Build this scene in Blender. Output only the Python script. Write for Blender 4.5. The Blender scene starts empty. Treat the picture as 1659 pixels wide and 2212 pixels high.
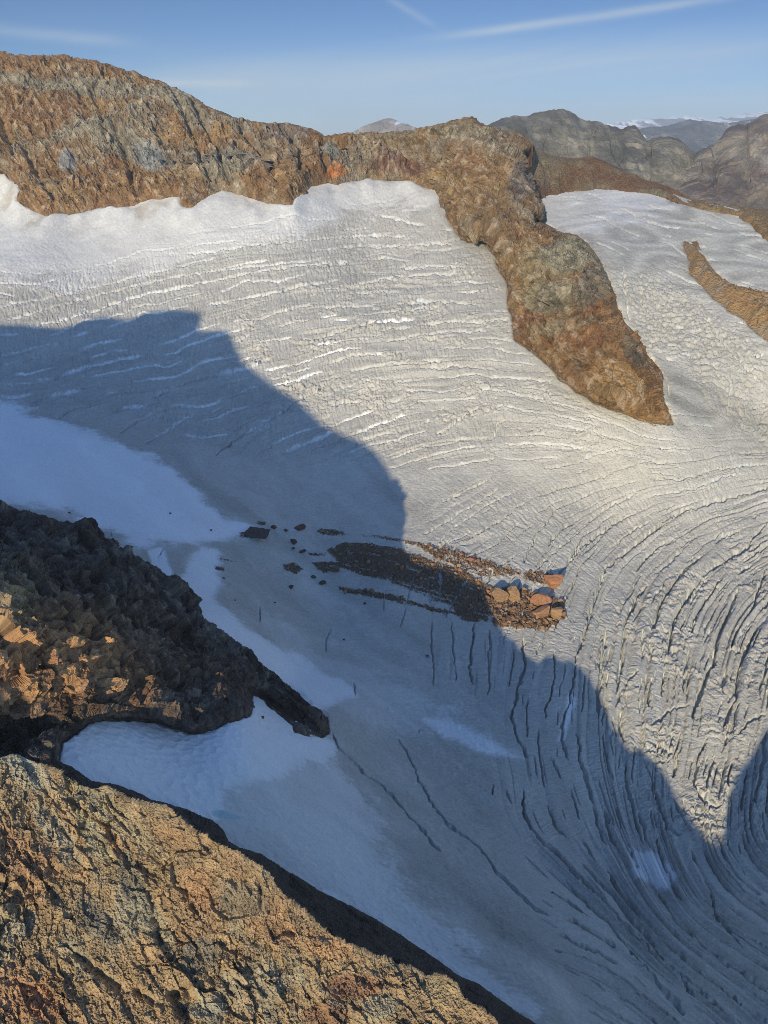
import bpy, math, random
import numpy as np
from mathutils import Vector

# ------------------------------------------------------------------ camera, sun, sky, exposure
PITCH = math.radians(26.0)
SUN_EL = math.radians(18.0)
SUN_AZ = math.radians(18.0)          # light travels away from the camera, this far to the right of straight ahead
FPX, CX, CY = 1704.0, 829.5, 1106.0  # focal length and centre on a 1659 x 2212 frame
EXPOSURE = 0.34

sc = bpy.context.scene
COL = sc.collection
cam_d = bpy.data.cameras.new('camera')
cam_d.sensor_fit = 'VERTICAL'
cam_d.sensor_height = 24.0
cam_d.sensor_width = 18.0
cam_d.lens = 24.0 * FPX / 2212.0
cam_d.clip_start = 1.0
cam_d.clip_end = 200000.0
cam = bpy.data.objects.new('camera', cam_d)
cam.rotation_euler = (math.pi / 2 - PITCH, 0, 0)
COL.objects.link(cam)
sc.camera = cam

sun_d = bpy.data.lights.new('sun', 'SUN')
sun_d.energy = 4.1
sun_d.angle = math.radians(0.5)
sun_d.color = (1.0, 0.84, 0.57)
sun = bpy.data.objects.new('sun', sun_d)
light_dir = Vector((math.sin(SUN_AZ) * math.cos(SUN_EL), math.cos(SUN_AZ) * math.cos(SUN_EL), -math.sin(SUN_EL)))
sun.rotation_euler = light_dir.to_track_quat('-Z', 'Y').to_euler()
sun.location = (0, 0, 500)
COL.objects.link(sun)

world = bpy.data.worlds.new('World')
sc.world = world
world.use_nodes = True
wn, wl = world.node_tree.nodes, world.node_tree.links
wn.clear()
w_out = wn.new('ShaderNodeOutputWorld')
w_bg = wn.new('ShaderNodeBackground')
w_sky = wn.new('ShaderNodeTexSky')
w_sky.sky_type = 'NISHITA'
w_sky.sun_disc = False
w_sky.sun_elevation = SUN_EL
w_sky.sun_rotation = math.pi + SUN_AZ
w_sky.altitude = 3000
w_sky.air_density = 1.0
w_sky.dust_density = 0.6
w_sky.ozone_density = 1.5
w_bg.inputs['Strength'].default_value = 0.15
# thin cirrus, laid out on the sky's own directions
w_tc = wn.new('ShaderNodeTexCoord')
w_sep = wn.new('ShaderNodeSeparateXYZ')
wl.new(w_tc.outputs['Generated'], w_sep.inputs[0])
def wmath(op, a, b=None, c=None):
    n = wn.new('ShaderNodeMath'); n.operation = op
    for i, v in enumerate((a, b, c)):
        if v is None: continue
        if isinstance(v, (int, float)): n.inputs[i].default_value = v
        else: wl.new(v, n.inputs[i])
    return n.outputs[0]
w_az = wmath('ARCTAN2', w_sep.outputs[0], w_sep.outputs[1])
w_el = wmath('ARCSINE', w_sep.outputs[2])
w_cmb = wn.new('ShaderNodeCombineXYZ')
w_t = wmath('MULTIPLY_ADD', w_az, -0.12, w_el)
wl.new(wmath('MULTIPLY', w_az, 2.2), w_cmb.inputs[0])
wl.new(wmath('MULTIPLY', w_t, 26.0), w_cmb.inputs[1])
w_no = wn.new('ShaderNodeTexNoise')
w_no.inputs['Scale'].default_value = 1.0
w_no.inputs['Detail'].default_value = 7.0
w_no.inputs['Roughness'].default_value = 0.55
w_no.inputs['Distortion'].default_value = 0.6
wl.new(w_cmb.outputs[0], w_no.inputs['Vector'])
def streak(el, az, tilt, wel, waz, amp):
    d = wmath('SUBTRACT', w_el, wmath('MULTIPLY_ADD', wmath('SUBTRACT', w_az, az), tilt, el))
    g1 = wmath('EXPONENT', wmath('MULTIPLY', wmath('POWER', wmath('ABSOLUTE', wmath('DIVIDE', d, wel)), 2.0), -1.0))
    g2 = wmath('EXPONENT', wmath('MULTIPLY', wmath('POWER', wmath('ABSOLUTE', wmath('DIVIDE', wmath('SUBTRACT', w_az, az), waz)), 4.0), -1.0))
    return wmath('MULTIPLY', wmath('MULTIPLY', g1, g2), amp)
s = streak(math.radians(5.95), math.radians(12.5), 0.10, 0.0042, 0.15, 0.8)
for a in ((math.radians(3.3), math.radians(6), 0.04, 0.022, 0.42, 0.55),
          (math.radians(1.3), math.radians(14), 0.0, 0.018, 0.6, 0.3),
          (math.radians(2.45), math.radians(-11.6), 0.0, 0.004, 0.055, 0.45),
          (math.radians(4.9), math.radians(-20.5), -0.06, 0.006, 0.09, 0.3),
          (math.radians(6.4), math.radians(1.6), -0.5, 0.004, 0.03, 0.25)):
    s = wmath('ADD', s, streak(*a))
w_mask = wmath('MULTIPLY', s, wmath('MULTIPLY_ADD', w_no.outputs['Fac'], 2.4, -0.45))
w_mask = wmath('MINIMUM', wmath('MAXIMUM', w_mask, 0.0), 0.75)
w_mix = wn.new('ShaderNodeMixRGB')
w_mix.inputs[2].default_value = (2.9, 3.3, 3.6, 1)
wl.new(w_mask, w_mix.inputs[0])
# clear high-mountain air: bluer overall, and a deeper band low down away from the sun
w_tint = wn.new('ShaderNodeMixRGB'); w_tint.blend_type = 'MULTIPLY'; w_tint.inputs[0].default_value = 1.0
w_tint.inputs[2].default_value = (0.95, 1.10, 1.31, 1)
wl.new(w_sky.outputs[0], w_tint.inputs[1])
w_front = wmath('MULTIPLY_ADD', w_sep.outputs[1], 2.2, -0.4)
w_low = wmath('MULTIPLY_ADD', w_el, -2.6, 1.75)
w_fl = wmath('MULTIPLY', wmath('MINIMUM', wmath('MAXIMUM', w_front, 0.0), 1.0), wmath('MINIMUM', wmath('MAXIMUM', w_low, 0.0), 1.0))
w_k = wn.new('ShaderNodeMixRGB')
w_k.inputs[1].default_value = (0.235, 0.262, 0.325, 1); w_k.inputs[2].default_value = (0.175, 0.208, 0.245, 1)
wl.new(wmath('MINIMUM', wmath('MAXIMUM', wmath('MULTIPLY', w_el, 5.7), 0.0), 1.0), w_k.inputs[0])
w_band = wn.new('ShaderNodeMixRGB'); w_band.inputs[1].default_value = (1, 1, 1, 1)
wl.new(w_fl, w_band.inputs[0]); wl.new(w_k.outputs[0], w_band.inputs[2])
w_mul = wn.new('ShaderNodeMixRGB'); w_mul.blend_type = 'MULTIPLY'; w_mul.inputs[0].default_value = 1.0
wl.new(w_tint.outputs[0], w_mul.inputs[1]); wl.new(w_band.outputs[0], w_mul.inputs[2])
wl.new(w_mul.outputs[0], w_mix.inputs[1])
wl.new(w_mix.outputs[0], w_bg.inputs['Color'])
wl.new(w_bg.outputs[0], w_out.inputs[0])

sc.view_settings.view_transform = 'Standard'
sc.view_settings.look = 'None'
sc.view_settings.gamma = 1.0
sc.view_settings.exposure = EXPOSURE
sc.render.engine = 'CYCLES'
sc.cycles.max_bounces = 5
sc.cycles.diffuse_bounces = 3
sc.cycles.volume_bounces = 0
sc.cycles.use_denoising = True
sc.cycles.denoising_input_passes = 'RGB_ALBEDO_NORMAL'
sc.cycles.denoising_prefilter = 'NONE'
sc.cycles.sample_clamp_indirect = 2.0
sc.cycles.filter_width = 0.85
random.seed(4)
RNG = np.random.default_rng(11)

# ------------------------------------------------------------------ geometry helpers
FW = np.array([0, math.cos(PITCH), -math.sin(PITCH)])
UP = np.array([0, math.sin(PITCH), math.cos(PITCH)])
def ray(px, py):
    xc = (np.asarray(px, float) - CX) / FPX
    yc = (CY - np.asarray(py, float)) / FPX
    d = np.empty(np.broadcast(xc, yc).shape + (3,))
    d[..., 0] = xc
    d[..., 1] = FW[1] + yc * UP[1]
    d[..., 2] = FW[2] + yc * UP[2]
    return d
def q_from_z(px, py, z): return ray(px, py)[..., 2] / z
def q_from_D(px, py, D):                       # D: distance straight ahead (world y)
    return ray(px, py)[..., 1] / np.asarray(D, float)

class TPS:
    def __init__(s, x, y, v, lam=0.0):
        s.x = np.asarray(x, float) / 500; s.y = np.asarray(y, float) / 500
        n = len(s.x)
        r2 = (s.x[:, None] - s.x) ** 2 + (s.y[:, None] - s.y) ** 2
        K = 0.5 * r2 * np.log(r2 + 1e-12) + lam * np.eye(n)
        P = np.stack([np.ones(n), s.x, s.y], 1)
        A = np.zeros((n + 3, n + 3)); A[:n, :n] = K; A[:n, n:] = P; A[n:, :n] = P.T
        sol = np.linalg.solve(A, np.concatenate([np.asarray(v, float), [0, 0, 0]]))
        s.w = sol[:n]; s.a = sol[n:]
    def __call__(s, px, py):
        X = np.asarray(px, float) / 500; Y = np.asarray(py, float) / 500
        X, Y = np.broadcast_arrays(X, Y)
        out = s.a[0] + s.a[1] * X + s.a[2] * Y
        for i in range(len(s.w)):
            r2 = (X - s.x[i]) ** 2 + (Y - s.y[i]) ** 2
            out = out + s.w[i] * 0.5 * r2 * np.log(r2 + 1e-12)
        return out

_perm = np.random.default_rng(7).permutation(256).astype(np.int32)
_perm = np.concatenate([_perm, _perm, _perm])
_g = np.random.default_rng(8).normal(size=(256, 3)); _g /= np.linalg.norm(_g, axis=1)[:, None]
_g = _g.astype(np.float32)
def perlin(x, y, z):
    x = np.asarray(x, np.float32); y = np.asarray(y, np.float32); z = np.asarray(z, np.float32)
    x, y, z = np.broadcast_arrays(x, y, z)
    xi = np.floor(x).astype(np.int32); yi = np.floor(y).astype(np.int32); zi = np.floor(z).astype(np.int32)
    xf = x - xi; yf = y - yi; zf = z - zi
    u = xf * xf * xf * (xf * (xf * 6 - 15) + 10); v = yf * yf * yf * (yf * (yf * 6 - 15) + 10); w = zf * zf * zf * (zf * (zf * 6 - 15) + 10)
    xi &= 255; yi &= 255; zi &= 255
    res = 0
    for dx in (0, 1):
        wx = u if dx else 1 - u
        px = _perm[(xi + dx) & 255]
        for dy in (0, 1):
            wy = v if dy else 1 - v
            py = _perm[(px + yi + dy) & 255]
            for dz in (0, 1):
                wz = w if dz else 1 - w
                g = _g[_perm[(py + zi + dz) & 255]]
                res = res + wx * wy * wz * (g[..., 0] * (xf - dx) + g[..., 1] * (yf - dy) + g[..., 2] * (zf - dz))
    return res * 1.6
def fbm(x, y, z, octv=5, gain=0.5, lac=2.03, ridged=False):
    a, f, s, t = 1.0, 1.0, 0.0, 0.0
    for i in range(octv):
        n = perlin(x * f + 13.1 * i, y * f + 7.7 * i, z * f + 3.3 * i)
        if ridged: n = 1 - 2 * np.abs(n)
        s = s + a * n; t += a; a *= gain; f *= lac
    return s / t
def hash3(ix, iy, iz, k):
    h = (ix.astype(np.int64) * 73856093) ^ (iy.astype(np.int64) * 19349663) ^ (iz.astype(np.int64) * 83492791) ^ (k * 2654435761)
    h = (h ^ (h >> 13)) * 1274126177
    h = h ^ (h >> 16)
    return ((h & 0xFFFF).astype(np.float32)) / 65535.0
def worley(x, y, z, jit=0.9):
    """F1, F2, the offset from the nearest feature point and three random numbers of its cell"""
    x = np.asarray(x, np.float32); y = np.asarray(y, np.float32); z = np.asarray(z, np.float32)
    xi = np.floor(x).astype(np.int32); yi = np.floor(y).astype(np.int32); zi = np.floor(z).astype(np.int32)
    F1 = np.full(x.shape, 9.0, np.float32); F2 = F1.copy()
    V = np.zeros(x.shape + (3,), np.float32); I = np.zeros(x.shape + (3,), np.int32)
    for dx in (-1, 0, 1):
        for dy in (-1, 0, 1):
            for dz in (-1, 0, 1):
                cx, cy, cz = xi + dx, yi + dy, zi + dz
                fx = cx + 0.5 + (hash3(cx, cy, cz, 1) - .5) * jit - x
                fy = cy + 0.5 + (hash3(cx, cy, cz, 2) - .5) * jit - y
                fz = cz + 0.5 + (hash3(cx, cy, cz, 3) - .5) * jit - z
                d = np.sqrt(fx * fx + fy * fy + fz * fz)
                m = d < F1
                F2 = np.where(m, F1, np.minimum(F2, d)); F1 = np.where(m, d, F1)
                V[m] = np.stack([-fx[m], -fy[m], -fz[m]], -1)
                I[m] = np.stack([cx[m], cy[m], cz[m]], -1)
    R = [hash3(I[..., 0], I[..., 1], I[..., 2], k) for k in (5, 6, 7, 8)]
    return F1, F2, V, R
def blocks(x, y, z, tilt=1.0, step=0.5):
    """faceted blocks: every cell is a tilted plane with its own height"""
    F1, F2, V, R = worley(x, y, z)
    h = tilt * (V[..., 0] * (R[0] - .5) + V[..., 1] * (R[1] - .5) + V[..., 2] * (R[2] - .5)) * 2
    return h + step * (R[3] - .5), F2 - F1, R[3]
def smooth(a, b, t):
    t = np.clip((t - a) / (b - a), 0, 1)
    return t * t * (3 - 2 * t)
def seg_dist(px, py, pts, closed=False):
    P = np.asarray(pts, float)
    if closed: P = np.vstack([P, P[:1]])
    best = np.full(np.shape(px), 1e18)
    for (x0, y0), (x1, y1) in zip(P[:-1], P[1:]):
        dx, dy = x1 - x0, y1 - y0
        L = dx * dx + dy * dy + 1e-9
        t = np.clip(((px - x0) * dx + (py - y0) * dy) / L, 0, 1)
        best = np.minimum(best, (px - x0 - t * dx) ** 2 + (py - y0 - t * dy) ** 2)
    return np.sqrt(best)
def inside(px, py, pts):
    P = np.asarray(pts, float); Q = np.roll(P, -1, 0)
    c = np.zeros(np.shape(px), bool)
    for (x0, y0), (x1, y1) in zip(P, Q):
        if y0 == y1: continue
        c ^= ((y0 > py) != (y1 > py)) & (px < (x1 - x0) * (py - y0) / (y1 - y0) + x0)
    return c
def bilin(grid, x0, y0, st, px, py):
    gx = np.clip((px - x0) / st, 0, grid.shape[1] - 1.001); gy = np.clip((py - y0) / st, 0, grid.shape[0] - 1.001)
    ix = gx.astype(int); iy = gy.astype(int); fx = gx - ix; fy = gy - iy
    return (grid[iy, ix] * (1 - fx) * (1 - fy) + grid[iy, ix + 1] * fx * (1 - fy) + grid[iy + 1, ix] * (1 - fx) * fy + grid[iy + 1, ix + 1] * fx * fy)
def coarse(f, px, py, st=5):
    x0, x1, y0, y1 = px.min() - st, px.max() + 2 * st, py.min() - st, py.max() + 2 * st
    gx, gy = np.meshgrid(np.arange(x0, x1, st), np.arange(y0, y1, st))
    return bilin(f(gx, gy), x0, y0, st, px, py)
def sdist(px, py, poly, st=4):
    def f(gx, gy):
        d = seg_dist(gx, gy, poly, True)
        return np.where(inside(gx, gy, poly), d, -d)
    return coarse(f, px, py, st)
def curve(pts):
    P = np.asarray(pts, float)
    return lambda x: np.interp(x, P[:, 0], P[:, 1])
def normals(P):
    du = np.gradient(P, axis=1); dv = np.gradient(P, axis=0)
    n = np.cross(du, dv); n /= np.linalg.norm(n, axis=-1)[..., None] + 1e-12
    flip = (n * P).sum(-1) > 0
    n[flip] *= -1
    return n
def mesh_from(name, V, F, mat, attrs=None, smooth_shade=True):
    me = bpy.data.meshes.new(name)
    V = np.asarray(V, np.float32); F = np.asarray(F, np.int32)
    me.vertices.add(len(V)); me.vertices.foreach_set('co', V.ravel())
    n = F.shape[1]
    me.loops.add(F.size); me.loops.foreach_set('vertex_index', F.ravel())
    me.polygons.add(len(F))
    me.polygons.foreach_set('loop_start', np.arange(0, F.size, n, dtype=np.int32))
    me.polygons.foreach_set('loop_total', np.full(len(F), n, np.int32))
    me.polygons.foreach_set('use_smooth', np.full(len(F), smooth_shade, bool))
    for k, a in (attrs or {}).items():
        a = np.asarray(a, np.float32)
        if a.ndim == 2:
            at = me.attributes.new(k, 'FLOAT_COLOR', 'POINT')
            c = np.ones((len(V), 4), np.float32); c[:, :3] = a
            at.data.foreach_set('color', c.ravel())
        else:
            at = me.attributes.new(k, 'FLOAT', 'POINT'); at.data.foreach_set('value', a.ravel())
    me.update(calc_edges=True)
    me.materials.append(mat)
    ob = bpy.data.objects.new(name, me)
    COL.objects.link(ob)
    return ob
def grid_mesh(name, P, mask, mat, attrs=None, skirt=None, smooth_shade=True):
    """P: (ny, nx, 3) points; mask: (ny, nx) vertices in use; skirt: (away, down) metres closing the edge behind"""
    ny, nx = mask.shape
    idx = np.full((ny, nx), -1, np.int64)
    q = mask[:-1, :-1] & mask[1:, :-1] & mask[:-1, 1:] & mask[1:, 1:]
    used = np.zeros_like(mask)
    used[:-1, :-1] |= q; used[1:, :-1] |= q; used[:-1, 1:] |= q; used[1:, 1:] |= q
    idx[used] = np.arange(used.sum())
    F = np.stack([idx[1:, :-1][q], idx[1:, 1:][q], idx[:-1, 1:][q], idx[:-1, :-1][q]], 1)
    V = P[used]
    A = {k: a[used] for k, a in (attrs or {}).items()}
    if skirt:
        E = np.concatenate([F[:, [0, 1]], F[:, [1, 2]], F[:, [2, 3]], F[:, [3, 0]]])
        key = np.sort(E, 1); k = key[:, 0] * (len(V) + 1) + key[:, 1]
        _, inv, cnt = np.unique(k, return_inverse=True, return_counts=True)
        B = E[cnt[inv] == 1]
        bv = np.unique(B); m = np.full(len(V), -1, np.int64)
        away, down = skirt
        base = V[bv]; hd = base[:, :2] / (np.linalg.norm(base[:, :2], axis=1)[:, None] + 1e-9)
        prev = bv
        for fr in (0.12, 1.0):
            new = base.copy(); new[:, :2] += hd * away * fr; new[:, 2] -= down * fr + 0.0
            start = len(V); V = np.concatenate([V, new])
            for kk in A: A[kk] = np.concatenate([A[kk], A[kk][bv]])
            m0 = {int(a): int(b) for a, b in zip(bv, prev)}
            m1 = {int(a): start + i for i, a in enumerate(bv)}
            S = np.array([[m0[int(b)], m0[int(a)], m1[int(a)], m1[int(b)]] for a, b in B], np.int64)
            F = np.concatenate([F, S])
            prev = np.arange(start, start + len(bv))
    return mesh_from(name, V, F, mat, A, smooth_shade)

# ------------------------------------------------------------------ materials
def new_mat(name):
    m = bpy.data.materials.new(name); m.use_nodes = True
    nt = m.node_tree; nt.nodes.clear()
    out = nt.nodes.new('ShaderNodeOutputMaterial'); b = nt.nodes.new('ShaderNodeBsdfPrincipled')
    nt.links.new(b.outputs[0], out.inputs[0])
    return m, nt, b
def nmath(nt, op, a, b=None, c=None, clamp=False):
    n = nt.nodes.new('ShaderNodeMath'); n.operation = op; n.use_clamp = clamp
    for i, v in enumerate((a, b, c)):
        if v is None: continue
        if isinstance(v, (int, float)): n.inputs[i].default_value = v
        else: nt.links.new(v, n.inputs[i])
    return n.outputs[0]
def nmix(nt, mode, f, a, b):
    n = nt.nodes.new('ShaderNodeMixRGB'); n.blend_type = mode
    for i, v in enumerate((f, a, b)):
        if isinstance(v, (int, float)): n.inputs[i].default_value = v
        elif isinstance(v, tuple): n.inputs[i].default_value = v
        else: nt.links.new(v, n.inputs[i])
    return n.outputs[0]
def nnoise(nt, vec, scale, detail=5, rough=0.6, dist=0.0):
    n = nt.nodes.new('ShaderNodeTexNoise')
    n.inputs['Scale'].default_value = scale; n.inputs['Detail'].default_value = detail
    n.inputs['Roughness'].default_value = rough; n.inputs['Distortion'].default_value = dist
    nt.links.new(vec, n.inputs['Vector'])
    return n.outputs['Fac']
def nmap(nt, vec, rot=(0, 0, 0), scale=(1, 1, 1)):
    n = nt.nodes.new('ShaderNodeMapping')
    n.inputs['Rotation'].default_value = rot; n.inputs['Scale'].default_value = scale
    nt.links.new(vec, n.inputs['Vector'])
    return n.outputs[0]
def nattr(nt, name):
    n = nt.nodes.new('ShaderNodeAttribute'); n.attribute_name = name
    return n
def nbump(nt, h, dist, strength=1.0):
    n = nt.nodes.new('ShaderNodeBump')
    n.inputs['Distance'].default_value = dist; n.inputs['Strength'].default_value = strength
    nt.links.new(h, n.inputs['Height'])
    return n.outputs[0]

def rock_material(name, fine, bump, stretch=(1, 1, 1), rot=(0, 0, 0), var=0.7):
    """vertex colour gives the minerals; fine: noise scale per metre; bump: metres"""
    m, nt, b = new_mat(name)
    tc = nt.nodes.new('ShaderNodeTexCoord')
    v = nmap(nt, tc.outputs['Object'], rot, stretch)
    n1 = nnoise(nt, v, fine, 6, 0.7)
    n2 = nnoise(nt, v, fine * 4.3, 4, 0.7)
    vo = nt.nodes.new('ShaderNodeTexVoronoi'); vo.inputs['Scale'].default_value = fine * 2.2
    nt.links.new(v, vo.inputs['Vector'])
    col = nattr(nt, 'col').outputs['Color']
    k = nmath(nt, 'MULTIPLY_ADD', n1, var * 2.0, 1.0 - var)
    k = nmath(nt, 'MULTIPLY', k, nmath(nt, 'MULTIPLY_ADD', n2, var, 1.0 - var * 0.5))
    g = nt.nodes.new('ShaderNodeCombineXYZ')
    for i in range(3): nt.links.new(k, g.inputs[i])
    c = nmix(nt, 'MULTIPLY', 1.0, col, g.outputs[0])
    nt.links.new(c, b.inputs['Base Color'])
    b.inputs['Roughness'].default_value = 0.88
    b.inputs['Specular IOR Level'].default_value = 0.25
    h = nmath(nt, 'ADD', nmath(nt, 'MULTIPLY', n1, 1.0), nmath(nt, 'MULTIPLY', vo.outputs['Distance'], -0.5))
    h = nmath(nt, 'ADD', h, nmath(nt, 'MULTIPLY', n2, 0.35))
    nt.links.new(nbump(nt, h, bump), b.inputs['Normal'])
    return m

def glacier_material():
    m, nt, b = new_mat('glacier_ice')
    tc = nt.nodes.new('ShaderNodeTexCoord')
    snow = nattr(nt, 'snow').outputs['Fac']
    deb = nattr(nt, 'debris').outputs['Fac']
    blue = nattr(nt, 'blue').outputs['Fac']
    dust = nattr(nt, 'dust').outputs['Fac']
    vo = tc.outputs['Object']
    big = nnoise(nt, vo, 0.012, 5, 0.6)
    streak = nnoise(nt, nmap(nt, vo, (0, 0, math.radians(-14)), (0.10, 0.5, 0.25)), 1.0, 5, 0.65)
    fine = nnoise(nt, nmap(nt, vo, (0, 0, math.radians(10)), (0.35, 1.0, 0.8)), 0.55, 4, 0.7)
    ice = nmix(nt, 'MIX', streak, (0.33, 0.322, 0.285, 1), (0.68, 0.665, 0.60, 1))
    ice = nmix(nt, 'MIX', nmath(nt, 'MULTIPLY', big, 0.55), ice, (0.43, 0.415, 0.36, 1))
    c = nmix(nt, 'MIX', snow, ice, nmix(nt, 'MIX', fine, (0.74, 0.75, 0.74, 1), (0.86, 0.87, 0.87, 1)))
    c = nmix(nt, 'MIX', blue, c, (0.40, 0.56, 0.62, 1))
    c = nmix(nt, 'MIX', dust, c, (0.36, 0.29, 0.19, 1))
    dn = nnoise(nt, vo, 0.35, 5, 0.75)
    dm = nmath(nt, 'MULTIPLY_ADD', nmath(nt, 'SUBTRACT', nmath(nt, 'ADD', deb, dn), 1.0), 5.0, 0.35, clamp=True)
    dcol = nmix(nt, 'MIX', nnoise(nt, vo, 0.9, 4, 0.7), (0.05, 0.035, 0.022, 1), (0.20, 0.13, 0.075, 1))
    c = nmix(nt, 'MIX', dm, c, dcol)
    gr = nmath(nt, 'MULTIPLY_ADD', nmath(nt, 'SUBTRACT', nattr(nt, 'grain').outputs['Fac'], 0.5), nmath(nt, 'MULTIPLY_ADD', snow, -.7, 1.35), 1.0)
    gv = nt.nodes.new('ShaderNodeCombineXYZ')
    for i in range(3): nt.links.new(gr, gv.inputs[i])
    c = nmix(nt, 'MULTIPLY', 1.0, c, gv.outputs[0])
    nt.links.new(c, b.inputs['Base Color'])
    b.inputs['Roughness'].default_value = 0.75
    b.inputs['Specular IOR Level'].default_value = 0.3
    rip = nnoise(nt, nmap(nt, vo, (0, 0, math.radians(-8)), (0.16, 0.75, 0.3)), 1.0, 6, 0.75, 0.3)
    pit = nnoise(nt, vo, 0.5, 5, 0.7)
    h = nmath(nt, 'ADD', nmath(nt, 'MULTIPLY', rip, nmath(nt, 'MULTIPLY_ADD', snow, -0.75, 1.0)), nmath(nt, 'MULTIPLY', pit, 0.22))
    nt.links.new(nbump(nt, h, 1.7), b.inputs['Normal'])
    return m

M_GLAC = glacier_material()

def tag(o, kind=None, label=None, cat=None, group=None):
    if kind: o['kind'] = kind
    if label: o['label'] = label
    if cat: o['category'] = cat
    if group: o['group'] = group
    return o

# ------------------------------------------------------------------ traced outlines (1659 x 2212 frame)
RUST = [(-140,120),(-60,116),(0,113),(40,118),(75,122),(110,121),(150,122),(185,128),(230,140),(265,153),(285,155),(320,170),(350,180),(385,195),(420,215),(460,238),(480,243),(510,258),(545,268),(580,272),(625,270),(655,275),(680,283),(700,292),(730,293),(765,290),(800,289),(850,287),(890,283),(930,275),(960,270),(985,262),(1008,258),(1018,252),(1026,256),(1035,265),(1050,272),(1075,278),(1090,282),(1115,285),(1135,300),(1155,320),(1153,342),(1144,372),(1152,400),(1160,429),(1170,451),(1174,474),(1157,479),(1175,489),(1210,506),(1245,514),(1265,531),(1290,561),(1305,596),(1320,631),(1330,666),(1345,696),(1370,731),(1405,781),(1425,811),(1427,856),(1440,886),(1450,911),(1415,911),(1385,901),(1330,881),(1290,866),(1260,846),(1215,816),(1180,776),(1150,753),(1115,731),(1112,701),(1102,666),(1102,616),(1095,601),(1080,576),(1075,551),(1060,531),(1045,518),(1012,516),(995,506),(967,466),(972,451),(952,436),(950,424),(940,412),(915,406),(895,393),(875,391),(829,391),(800,388),(760,391),(725,397),(705,394),(665,404),(635,434),(630,449),(590,440),(565,434),(520,419),(478,411),(450,424),(430,436),(415,450),(395,446),(390,425),(320,431),(280,447),(210,451),(160,464),(102,466),(75,456),(47,441),(38,438),(44,412),(40,398),(20,385),(0,372),(-140,352)]
RUST_SKY = RUST[:42]
ISLE = [(1480,523),(1500,531),(1515,551),(1530,566),(1545,591),(1570,611),(1595,621),(1630,629),(1659,633),(1790,650),(1790,830),(1659,736),(1630,713),(1605,686),(1570,666),(1540,641),(1515,616),(1495,591),(1492,566),(1482,541)]
ISLE2 = [(1497,521),(1506,524),(1513,538),(1506,536)]
BACK_TOP = [(1100,300),(1157,325),(1200,337),(1240,342),(1280,338),(1310,350),(1340,365),(1380,385),(1440,405),(1475,428),(1510,440),(1560,453),(1590,456),(1625,455),(1659,452),(1800,448)]
BACK_BASE = [(1100,436),(1160,430),(1188,420),(1275,409),(1282,405),(1330,410),(1410,418),(1440,428),(1470,440),(1530,455),(1580,463),(1600,467),(1630,486),(1659,516),(1800,600)]
CLIFF_TOP = [(-160,1060),(-60,1075),(0,1086),(44,1099),(88,1110),(132,1126),(145,1123),(154,1130),(198,1130),(216,1145),(224,1161),(246,1167),(251,1183),(282,1194),(326,1216),(352,1231),(374,1247),(396,1264),(418,1291),(427,1326),(458,1348),(488,1365),(506,1387),(546,1409),(568,1436),(603,1458),(634,1489),(660,1511),(691,1533),(704,1550),(708,1580)]
CLIFF_BASE = [(-160,1720),(60,1705),(122,1660),(126,1625),(132,1603),(154,1590),(176,1572),(194,1557),(229,1554),(264,1552),(304,1554),(343,1559),(374,1570),(405,1581),(431,1583),(466,1572),(493,1559),(519,1550),(538,1541),(540,1538),(541,1496),(550,1497),(572,1506),(585,1524),(612,1546),(634,1563),(638,1577),(660,1585),(695,1590),(708,1580)]
FORE_TOP = [(-160,1600),(0,1632),(36,1624),(55,1636),(104,1640),(130,1645),(156,1655),(198,1686),(260,1697),(286,1707),(322,1723),(364,1736),(416,1754),(458,1772),(481,1790),(494,1816),(520,1832),(562,1842),(598,1868),(650,1899),(712,1936),(770,1962),(816,1988),(863,2016),(880,2030),(930,2060),(980,2100),(1040,2130),(1080,2160),(1110,2180),(1140,2200),(1160,2212),(1280,2300),(1400,2390)]
FORE_CREST = [(-160,1600),(0,1636),(36,1628),(78,1647),(104,1658),(140,1672),(161,1690),(192,1702),(234,1699),(260,1715),(302,1741),(333,1735),(374,1754),(406,1785),(452,1811),(499,1834),(551,1868),(588,1889),(603,1926),(655,1965),(681,1993),(728,2024),(780,2055),(832,2071),(890,2092),(920,2112),(955,2108),(995,2130),(1005,2158),(1055,2190),(1080,2212),(1160,2270),(1300,2370)]
SHADOW = [(-140,700),(-60,702),(0,702),(60,703),(140,711),(200,690),(235,685),(285,692),(330,673),(390,669),(430,675),(432,686),(422,716),(490,715),(505,745),(520,780),(545,800),(590,835),(640,865),(690,915),(735,938),(775,952),(805,975),(830,1010),(845,1040),(846,1100),(845,1163),(866,1187),(908,1213),(975,1228),(1017,1254),(1048,1272),(1055,1322),(1074,1353),(1100,1378),(1129,1408),(1170,1433),(1200,1413),(1230,1418),(1254,1443),(1290,1513),(1310,1560),(1345,1615),(1375,1615),(1395,1630),(1425,1665),(1450,1720),(1485,1770),(1520,1805),(1555,1817),(1570,1810),(1580,1760),(1585,1705),(1600,1665),(1630,1635),(1650,1605),(1659,1575),(1720,1540),(1780,1500)]

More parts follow.
